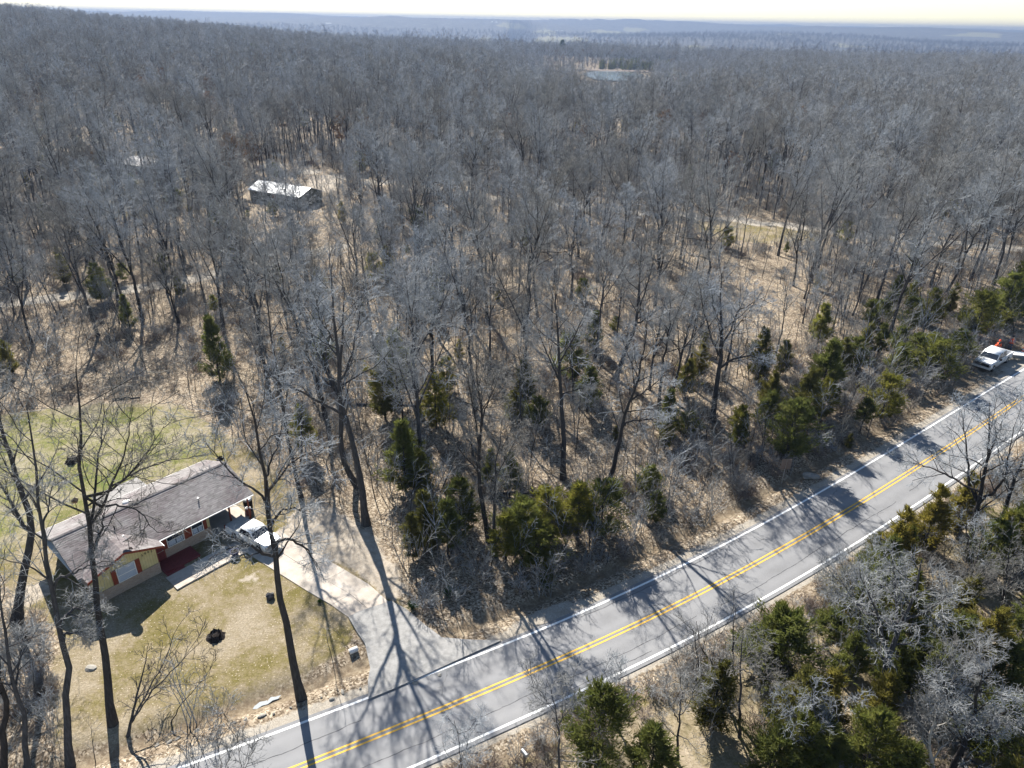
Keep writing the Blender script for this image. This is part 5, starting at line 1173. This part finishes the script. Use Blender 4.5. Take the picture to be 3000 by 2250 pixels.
# keep the view onto the drive and the open slope, thin the near bank
d_ = road_dist(wx, wy); keep = (d_ > 0) | (rng.random(len(wx)) < 0.95)
openr = np.hypot(wx - G(2060, 1330)[0], wy - G(2060, 1330)[1]) < 7.5
keep &= ~openr; keep &= (d_ > HALF + np.where(wx * RU[0] + wy * RU[1] < 95, 13.0, 8.0)) | (d_ < 0); wx, wy = wx[keep], wy[keep]
rr_ = np.hypot(wx, wy); pp, zz = project(np.column_stack([wx, wy, terrain(wx, wy) + 8]))
inview = (pp[:, 0] > -150) & (pp[:, 0] < 3150) & (pp[:, 1] < 2500) & (zz > 0)
order = np.argsort(np.where(inview, rr_, 1e6))
ind = order[:300]; rest = np.setdiff1d(np.arange(len(wx)), ind)
LAND = [(G(370, 1650), 'yellow house'), (G(820, 560), 'white roofed building'), (G(430, 480), 'pale roofed house'), (G(2870, 1070), 'parked white pickup'), (G(2300, 1400), 'brown road sign')] + \
       [(b, lb) for b, lb in [(G(1073, 1536), 'leaning driveway tree'), (G(1650, 1402), 'upright lichen grey tree'), (G(1786, 1424), 'right leaning pale tree'), (G(2085, 1233), 'broad spreading tree'), (G(1800, 1110), 'V shaped tree'),
        (G(645, 1115), 'conical lawn edge cedar'), (G(1139, 1200), 'bronze tinted woodland cedar'), (G(1433, 1585), 'twin stemmed roadside tree'), (G(2575, 2100), 'dark stemmed thicket tree'), (G(2832, 1640), 'many limbed roadside tree'), (G(2490, 1090), 'rounded olive cedar'), (G(150, 870), 'left gravel track end'), (G(600, 810), 'gravel track bend'), (G(1340, 567), 'middle woodland lane gap'), (G(2100, 640), 'sunny lane clearing'), (G(49, 1826), 'stout leaning lawn trunk'), (G(2330, 1960), 'bronze topped cedar')]]
LP = np.array([l[0][:2] for l in LAND]); cnt = {}
ORD = ['nearest', 'second nearest', 'third nearest', 'fourth nearest', 'fifth nearest', 'sixth nearest', 'seventh nearest', 'eighth nearest', 'ninth nearest', 'tenth nearest'] + ['%dth nearest' % k for k in range(11, 60)]
info = []
for i in ind:
    d2 = np.hypot(LP[:, 0] - wx[i], LP[:, 1] - wy[i]); k = int(np.argmin(d2))
    a = math.degrees(math.atan2(wx[i], wy[i])) - math.degrees(math.atan2(LP[k, 0], LP[k, 1])); dr_ = np.hypot(wx[i], wy[i]) - np.hypot(*LP[k])
    lat = R(a) * np.hypot(*LP[k])
    side = ('behind' if dr_ > 0 else 'in front of') if abs(dr_) > abs(lat) else ('to the right of' if lat > 0 else 'to the left of')
    info.append((k, side, d2[k], i))
info.sort(key=lambda t: (t[0], t[1], t[2]))
vrng = np.random.default_rng(77)
for k, side, dd, i in info:
    c = cnt.get((k, side), 0); cnt[(k, side)] = c + 1
    near_side = road_dist(wx[i:i + 1], wy[i:i + 1])[0] < 0
    v = int(vrng.integers(0, len(NEARV))); s = (vrng.uniform(0.55, 1.12) if vrng.random() < 0.8 else vrng.uniform(0.35, 0.6)) * (0.62 if near_side else 1.0)
    plant_tree('bare_tree', NEARV[v], (wx[i], wy[i], float(ground_z(wx[i], wy[i])) - 0.03), vrng.random() * 6.28, (s, s, s * vrng.uniform(0.92, 1.1)),
               f"{BUILDW[v]} bare tree {ORD[c]} {side} the {LAND[k][1]}", 'tree', 'bare trees of the near woodland', (vrng.normal(0, 0.055), vrng.normal(0, 0.055)))

def template(name, me_):
    return bpy.data.objects.new(name, me_)
def scatter(name, x, y, z, rz, sc, ix, temps, label, kind='stuff'):
    colz = bpy.data.collections.new(name + '_templates')
    for k, me_ in enumerate(temps): colz.objects.link(bpy.data.objects.new('%02d_%s' % (k, name), me_))
    me_ = bpy.data.meshes.new(name); me_.vertices.add(len(x)); me_.vertices.foreach_set('co', np.column_stack([x, y, z]).astype(np.float32).ravel())
    for nm, arr, ty in (('rz', rz, 'FLOAT'), ('sc', sc, 'FLOAT'), ('ix', ix, 'INT')):
        a = me_.attributes.new(nm, ty, 'POINT'); a.data.foreach_set('value', np.asarray(arr, np.int32 if ty == 'INT' else np.float32))
    o = bpy.data.objects.new(name, me_); link(o); tag(o, label, None, None, kind)
    ng = bpy.data.node_groups.new(name + '_scatter', 'GeometryNodeTree')
    ng.interface.new_socket('Geometry', in_out='INPUT', socket_type='NodeSocketGeometry'); ng.interface.new_socket('Geometry', in_out='OUTPUT', socket_type='NodeSocketGeometry')
    N = ng.nodes; gi = N.new('NodeGroupInput'); go = N.new('NodeGroupOutput')
    ci = N.new('GeometryNodeCollectionInfo'); ci.inputs['Collection'].default_value = colz; ci.inputs['Separate Children'].default_value = True; ci.inputs['Reset Children'].default_value = True
    ip = N.new('GeometryNodeInstanceOnPoints'); ip.inputs['Pick Instance'].default_value = True
    def na(nm, ty):
        q = N.new('GeometryNodeInputNamedAttribute'); q.data_type = ty; q.inputs['Name'].default_value = nm; return q.outputs['Attribute']
    cx = N.new('ShaderNodeCombineXYZ')
    ng.links.new(na('rz', 'FLOAT'), cx.inputs[2]); ng.links.new(cx.outputs[0], ip.inputs['Rotation'])
    ng.links.new(na('sc', 'FLOAT'), ip.inputs['Scale']); ng.links.new(na('ix', 'INT'), ip.inputs['Instance Index'])
    ng.links.new(gi.outputs[0], ip.inputs['Points']); ng.links.new(ci.outputs[0], ip.inputs['Instance']); ng.links.new(ip.outputs[0], go.inputs[0])
    md = o.modifiers.new('scatter', 'NODES'); md.node_group = ng
    return o
MIDV = [one_mesh('mid_tree', bare_tree(400 + i, h, r_, sp, min(fk, 2), 1, c0, lean=0.03), M_bark, M_twig) for i, (h, r_, sp, fk, c0) in enumerate(specs[:8])]
FARV = [one_mesh('far_tree', bare_tree(500 + i, h, r_ * 1.15, sp * 1.1, 1, 2, c0), M_bark, M_twig) for i, (h, r_, sp, fk, c0) in enumerate(specs[:8])]
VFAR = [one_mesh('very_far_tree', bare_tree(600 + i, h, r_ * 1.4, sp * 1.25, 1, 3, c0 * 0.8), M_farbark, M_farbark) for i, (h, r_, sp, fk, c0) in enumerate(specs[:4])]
BROWN = [one_mesh('brown_leaf_tree', cedar_parts(700, 12, 3.2, 90, 16, 0.35, 0.5, 0.6), M_bark, M_brownleaf, True)]
fx, fy = scatter_pts(270, 620, 5.6, -46, 46, 22); hx, hy = scatter_pts(620, 1350, 7.5, -44, 44, 23); qx, qy = scatter_pts(1350, 4600, 30, -42, 42, 24)
sx = np.concatenate([wx[rest], fx, hx, qx]); sy = np.concatenate([wy[rest], fy, hy, qy])
n0, n1_, n2_, n3_ = len(rest), len(fx), len(hx), len(qx)
ix = np.concatenate([rng.integers(0, 8, n0), rng.integers(8, 16, n1_ + n2_), rng.integers(16, 20, n3_)])
br = rng.random(len(ix)) < 0.03; br[:n0] = rng.random(n0) < 0.015; br[n0 + n1_ + n2_:] = False; ix[br] = 20
sc_ = np.concatenate([rng.uniform(0.55, 1.15, n0), rng.uniform(0.6, 1.2, n1_), rng.uniform(0.7, 1.25, n2_), rng.uniform(1.1, 1.9, n3_)])
scatter('woodland', sx, sy, terrain(sx, sy) - 0.05, rng.random(len(sx)) * 6.28, sc_, ix, MIDV + FARV + VFAR + BROWN, 'endless bare grey winter woodland stretching to the far hills')

# evergreens too many or too far to count
CEDM = [one_mesh('far_cedar', cedar_parts(800 + i, 6, r_, 70, 16, 0.06, 0.7, 0.5), M_bark, mt, True) for i, (r_, mt) in enumerate(((1.5, M_cedar), (2.0, M_cedar), (1.7, M_cedar_b)))]
cx_, cy_ = scatter_pts(26, 700, 8.0, -46, 46, 31)
pn = np.sin(cx_ / 23 + 1) * np.sin(cy_ / 31) + np.sin(cx_ / 57 + cy_ / 41) * 0.7
kk = rng.random(len(cx_)) < np.clip(0.24 + 0.17 * pn + 0.10 * (np.hypot(cx_, cy_) < 140), 0.01, 0.5) * np.where(np.hypot(cx_, cy_) > 300, 0.35, 1); cx_, cy_ = cx_[kk], cy_[kk]
ax_, ay_ = scatter_pts(32, 95, 3.0, 0, 52, 33, occ=0.4); k_ = (road_dist(ax_, ay_) < -HALF - 2.8) & (rng.random(len(ax_)) < 0.62); cx_ = np.concatenate([cx_, ax_[k_]]); cy_ = np.concatenate([cy_, ay_[k_]])
_s = rng.uniform(24, 112, 36); _o = HALF + 5.0 + 14 * rng.random(36); _q = np.array([road_pt(np.array([a]), b)[0] for a, b in zip(_s, _o)]); _q = _q[~blocked(_q[:, 0], _q[:, 1])]; cx_ = np.concatenate([cx_, _q[:, 0]]); cy_ = np.concatenate([cy_, _q[:, 1]])
cr = np.hypot(cx_, cy_)
ps = rng.uniform(0.35, 1.15, len(cx_))
# cedar wood behind the pond, cluster on the left ridge
px_ = []
for k in range(90):
    a = R(rng.uniform(6.0, 11.3)); r_ = rng.uniform(1090, 1150); px_.append((r_ * math.sin(a), r_ * math.cos(a), rng.uniform(1.5, 2.3)))
for k in range(45):
    a = R(rng.uniform(-36, -27)); r_ = rng.uniform(380, 560); px_.append((r_ * math.sin(a), r_ * math.cos(a), rng.uniform(1.1, 1.9)))
px_ = np.array(px_)
near = np.argsort(cr)[:300]; far_ = np.setdiff1d(np.arange(len(cx_)), near)
cnt2 = {}
CL = []
for i in near:
    d2 = np.hypot(LP[:, 0] - cx_[i], LP[:, 1] - cy_[i]); k = int(np.argmin(d2)); a = math.atan2(cx_[i], cy_[i]) - math.atan2(LP[k, 0], LP[k, 1]); dr_ = cr[i] - np.hypot(*LP[k]); lat = a * np.hypot(*LP[k])
    CL.append((k, ('behind' if dr_ > 0 else 'in front of') if abs(dr_) > abs(lat) else ('to the right of' if lat > 0 else 'to the left of'), d2[k], i))
CL.sort(key=lambda t: (t[0], t[1], t[2]))
for k, side, dd, i in CL:
    c = cnt2.get((k, side), 0); cnt2[(k, side)] = c + 1; v = int(rng.integers(0, 7)); s = ps[i] * rng.uniform(0.75, 1.0)
    rd_ = float(road_dist(cx_[i], cy_[i]))
    if rd_ > 0: s = min(s, max(0.3, (rd_ - HALF - 0.8) / 1.26 / 6.0))
    else: s = 0.62 + 0.5 * s
    plant_tree('cedar_tree', CED[v], (cx_[i], cy_[i], float(ground_z(cx_[i], cy_[i])) - 0.03), rng.random() * 6.28, (s * 0.9, s * 0.9, s),
               f"{'bronze green' if v in (2, 5) else 'olive green'} understorey cedar {ORD[c]} {side} the {LAND[k][1]}", 'tree', 'cedars under the near woodland')
ex = np.concatenate([cx_[far_], px_[:, 0]]); ey = np.concatenate([cy_[far_], px_[:, 1]]); es = np.concatenate([ps[far_], px_[:, 2]])
scatter('cedar_thicket', ex, ey, terrain(ex, ey) - 0.05, rng.random(len(ex)) * 6.28, es, rng.integers(0, 3, len(ex)), CEDM, 'dark evergreen cedars dotted through the far woods and behind the pond')

# saplings and brush on the woodland floor
def brush_parts(seed, H, n, sp, tw=0.011):
    rg = np.random.default_rng(seed); K = 5
    a = rg.random(n) * 6.28; P = np.zeros((n, K, 3)); d = np.column_stack([np.cos(a) * sp, np.sin(a) * sp, np.ones(n)]); d = unit(d); P[:, 0] = np.column_stack([rg.normal(0, 0.12, n), rg.normal(0, 0.12, n), np.full(n, -0.05)])
    ln = H * rg.uniform(0.6, 1.1, n)
    for k in range(1, K): d = unit(d + rg.normal(0, 0.12, (n, 3))); P[:, k] = P[:, k - 1] + d * (ln / (K - 1))[:, None]
    Rr = np.linspace(1, 0.35, K)[None, :] * np.full((n, 1), 0.006 * H + 0.006)
    p2, r2 = grow(P, Rr, 7, 0.3, 1.0, 0.6, 0.34, 3, rg, 0.65, tw, 0.2, 0.05, 0.4)
    p3, r3 = grow(p2, r2, 4, 0.25, 1.0, 0.65, 0.5, 2, rg, 0.8, tw * 0.8, 0.2, 0.03, 0.3)
    return tubes(P, Rr, 4), cat([tubes(p2, r2, 3), tubes(p3, r3, 3)])
BR = [one_mesh('sapling', brush_parts(900 + i, h, n, sp), mt, mt2) for i, (h, n, sp, mt, mt2) in enumerate([(6.5, 1, 0.05, M_bark, M_twig), (5.0, 1, 0.08, M_bark, M_twig), (7.5, 1, 0.04, M_bark, M_twig), (4.2, 4, 0.3, M_twig, M_twig), (2.2, 11, 0.55, M_brush, M_twig), (1.3, 16, 0.8, M_brush, M_brush)])]
ux, uy = scatter_pts(30, 240, 1.5, -46, 46, 41, occ=0.3)
du = road_dist(ux, uy); ku = (du > HALF + 2.0) | (du < -HALF - 1.8); ku &= rng.random(len(ux)) < np.where(du < 0, 0.25, 0.62); ux, uy = ux[ku], uy[ku]; du = du[ku]
p_ = rng.random(len(ux)); ui = np.where(p_ < 0.2, 0, np.where(p_ < 0.42, 1, np.where(p_ < 0.56, 2, np.where(p_ < 0.72, 3, np.where(p_ < 0.88, 4, 5)))))
ui = np.where((du < 0), np.where(p_ < 0.35, 3, np.where(p_ < 0.75, 4, 5)), ui)
us = rng.uniform(0.6, 1.25, len(ux))
# brushy verge along both road edges and left of the lawn
ev = []
for k in range(330):
    s_ = rng.uniform(5, 115); sd = -1; o_ = -(HALF + rng.uniform(1.2, 3.2))
    q = road_pt(np.array([s_]), o_)[0]; ev.append((q[0], q[1], 4 if rng.random() < 0.35 else 5, rng.uniform(0.35, 0.9)))
for k in range(55):
    q = G(rng.uniform(-60, 165), rng.uniform(1800, 2150)); ev.append((q[0], q[1], int(rng.choice([3, 4, 5])), rng.uniform(0.4, 0.9)))
for k in range(200):
    s_ = rng.uniform(24, 100); q = road_pt(np.array([s_]), HALF + rng.uniform(3.0, 9.5))[0]; ev.append((q[0], q[1], int(rng.choice([3, 4, 4, 5])), rng.uniform(0.5, 1.0)))
ev = np.array(ev)
_c = scatter_pts(32, 90, 2.1, 0, 52, 47, occ=0.15); _k = road_dist(*_c) < -HALF - 2.0; _n = int(_k.sum())
ux = np.concatenate([ux, _c[0][_k]]); uy = np.concatenate([uy, _c[1][_k]]); ui = np.concatenate([ui, rng.choice([3, 4, 4, 5], _n)]); us = np.concatenate([us, rng.uniform(0.5, 1.1, _n)])
ux = np.concatenate([ux, ev[:, 0]]); uy = np.concatenate([uy, ev[:, 1]]); ui = np.concatenate([ui, ev[:, 2].astype(int)]); us = np.concatenate([us, ev[:, 3]])
scatter('undergrowth', ux, uy, ground_z(ux, uy) - 0.02, rng.random(len(ux)) * 6.28, us, ui, BR, 'thin bare saplings and low brown brush covering the woodland floor')

# ------------------------------------------------------------------ buildings in the woods and far off
def shed(base, rz, L, Wd, h, rise, roofm, wallm, lab, name='house', door=True):
    b = empty(name, base, rz, lab, 'building'); e = .35
    wb = MB(); wb.box(-L / 2, L / 2, -Wd / 2, Wd / 2, -.3, h)
    for x in (-L / 2, L / 2): 
        pts = [(x, -Wd / 2, h), (x, Wd / 2, h), (x, 0, h + rise)]; wb.poly(pts if x < 0 else pts[::-1], .1)
    part(wb, 'wall', wallm, b)
    for s in (-1, 1):
        y = s * (Wd / 2 + e); z = h - rise * e / (Wd / 2); pts = [(-L / 2 - e, y, z + .05), (L / 2 + e, y, z + .05), (L / 2 + e, 0, h + rise + .05), (-L / 2 - e, 0, h + rise + .05)]
        rf = part(MB().poly(pts if s < 0 else pts[::-1], .08), 'roof', roofm, b)
        nr = max(4, int(L / 0.9))
        for k in range(nr):
            x = -L / 2 + L * (k + .5) / nr; part(MB().poly([(x - .03, y, z + .09), (x + .03, y, z + .09), (x + .03, 0, h + rise + .09), (x - .03, 0, h + rise + .09)][::(1 if s < 0 else -1)], .04), 'rib', roofm, rf)
    for x in np.linspace(-L / 2 + 1.4, L / 2 - 1.4, max(2, int(L / 3.2))):
        w = part(MB().box(x - .45, x + .45, -Wd / 2 - .03, -Wd / 2 + .02, h * .4, h * .8), 'window', M_glass, b); part(MB().box(x - .52, x + .52, -Wd / 2 - .05, -Wd / 2 - .032, h * .36, h * .4), 'sill', M_trim, w)
    if door: part(MB().box(-.5, .5, -Wd / 2 - .04, -Wd / 2 + .02, 0, 2.05), 'door', M_red, b)
    return b
def at_px(pa, pb, h):
    """two eave ends in the photo at height h -> centre, angle, length"""
    a, b_ = G(pa[0], pa[1], h), G(pb[0], pb[1], h); d = b_ - a; return (a + b_) / 2, math.atan2(d[1], d[0]), float(np.hypot(d[0], d[1]))
M_wallg = plain('dark_green_wall', (0.10, 0.11, 0.09), 0.8); M_pinkroof = plain('pale_pink_shingle', (0.72, 0.68, 0.66), 0.6)
c_, an1, ln1 = at_px((730, 553), (877, 576), 2.4); nv = np.array([-math.sin(an1), math.cos(an1)]); bc = c_[:2] + nv * 3.4
shed((bc[0], bc[1], zt(*bc)), an1, ln1, 6.8, 2.4, 1.25, M_galv, M_wallg, 'white metal roofed building among the bare trees')
c_, an2, ln2 = at_px((360, 478), (430, 488), 2.7); nv = np.array([-math.sin(an2), math.cos(an2)]); bc = c_[:2] + nv * 3.5
shed((bc[0], bc[1], zt(*bc)), an2, max(9, ln2), 7, 2.7, 1.3, M_pinkroof, M_wallg, 'pale roofed house beside a yard farther back at left')
for px, py, L, Wd, lab, nm in ((1613, 158, 26, 9, 'long white roofed farm building left of the pond', 'barn'), (1704, 160, 15, 8, 'small white roofed farm building behind the pond cedars', 'barn'), (2452, 212, 11, 8, 'pale house roof showing above the right hand woods', 'house'), (1448, 67, 45, 16, 'tiny white farmhouse on the far ridge', 'barn'), (1632, 92, 70, 18, 'row of white far sheds below the ridge', 'barn'), (1751, 96, 30, 16, 'white far barn left of the bare hillside track', 'barn'), (1920, 75, 40, 18, 'white far barn near the skyline', 'barn'), (2575, 133, 34, 16, 'white far barn right of the lone pine', 'barn'), (2658, 131, 34, 16, 'rightmost white far barn', 'barn'), (962, 71, 30, 16, 'white speck of a barn on the left hills', 'barn'), (1640, 109, 14, 14, 'small white farm shed in the pale field', 'barn')):
    q = G(px, py); f = 1.0
    shed((q[0], q[1], q[2]), math.atan2(-q[0], q[1]) + R(8), L, Wd, 5 if L > 20 else 3.5, 2.2, M_galv, M_boxw, lab, nm)
# single evergreens that stand out
def lone(px, py, h, rad, mat, lab, lo=.3, sd=1, n=150):
    q = G(px, py); ms = tree_meshes(leafy_parts(950 + sd, h, rad, n, 24, lo, h * .06), M_bark, mat, True); plant_tree('evergreen_tree', ms, (q[0], q[1], q[2] - .1), 0, 1.0, lab, 'tree')
lone(752, 205, 17, 4.2, M_spring, 'light green leafy tree rising above the grey woods at left', .3, 1); lone(1646, 165, 24, 4.5, M_pine, 'lone dark pine beside the far farm buildings', .4, 2); lone(2503, 166, 22, 5.5, M_pine, 'dark pine on the right hand wood edge skyline', .15, 3)
lone(2735, 262, 12, 5.5, M_ochre, 'ochre yellow tree crown in the right hand woods', .25, 4); lone(2044, 172, 15, 5, M_pine, 'dark pine left of the far green field', .15, 5); lone(1060, 222, 10, 3.5, M_ochre, 'small yellowish tree in the far middle woods', .2, 6)
# pond and its dam
t = NT('pond_water'); t.b.inputs['Base Color'].default_value = (0.16, 0.20, 0.23, 1); t.rough(0.12, 0.6); t.bump(t.noise(t.coord(), .8, 4), .12, .05)
pa = R(POND_AZ); pcx, pcy = POND_R * math.sin(pa), POND_R * math.cos(pa); rdir = np.array([math.sin(pa), math.cos(pa)]); tdir = np.array([math.cos(pa), -math.sin(pa)])
b = MB(); b.poly([(pcx + tdir[0] * 37 * math.cos(a) * (1 + .12 * math.sin(3 * a)) + rdir[0] * 92 * math.sin(a), pcy + tdir[1] * 37 * math.cos(a) * (1 + .12 * math.sin(3 * a)) + rdir[1] * 92 * math.sin(a), POND_Z + 1.6) for a in np.linspace(0, 2 * math.pi, 41)[:-1]], .3)
o = b.build('pond', t.m); tag(o, 'pale sky reflecting pond in the far woods', kind='structure')
K = 30; V = []
for k in range(K):
    f = -52 + 100 * k / (K - 1); c0_ = np.array([pcx, pcy]) + tdir * f + rdir * (94 + .0006 * f * f)
    for u, z in ((-5, 1.2), (-2, 2.7), (1, 2.8), (6, .1)): V.append((*(c0_ + rdir * u), POND_Z + z))
ii = np.arange(K * 4).reshape(K, 4); Fd = np.stack([ii[:-1, :-1], ii[1:, :-1], ii[1:, 1:], ii[:-1, 1:]], -1).reshape(-1, 4)
o = bpy.data.objects.new('pond_dam', mesh_np('pond_dam', np.array(V), Fd, mats=[plain('red_earth', (0.22, 0.17, 0.13), .95)])); link(o); tag(o, 'reddish earth dam along the far side of the pond', kind='structure')

# ------------------------------------------------------------------ haze
hz = MB().box(-9900, 9900, -700, 10900, -110, 75)
t = NT('haze_air'); t.t.nodes.remove(t.b); pv = t.n('ShaderNodeVolumePrincipled'); pv.inputs['Color'].default_value = (0.20, 0.27, 0.41, 1); pv.inputs['Density'].default_value = HAZE_D; pv.inputs['Anisotropy'].default_value = 0.25
t.l(pv.outputs[0], t.out.inputs['Volume']); hb_ = hz.build('haze', t.m); tag(hb_, 'thin blue haze over the far hills', kind='stuff')
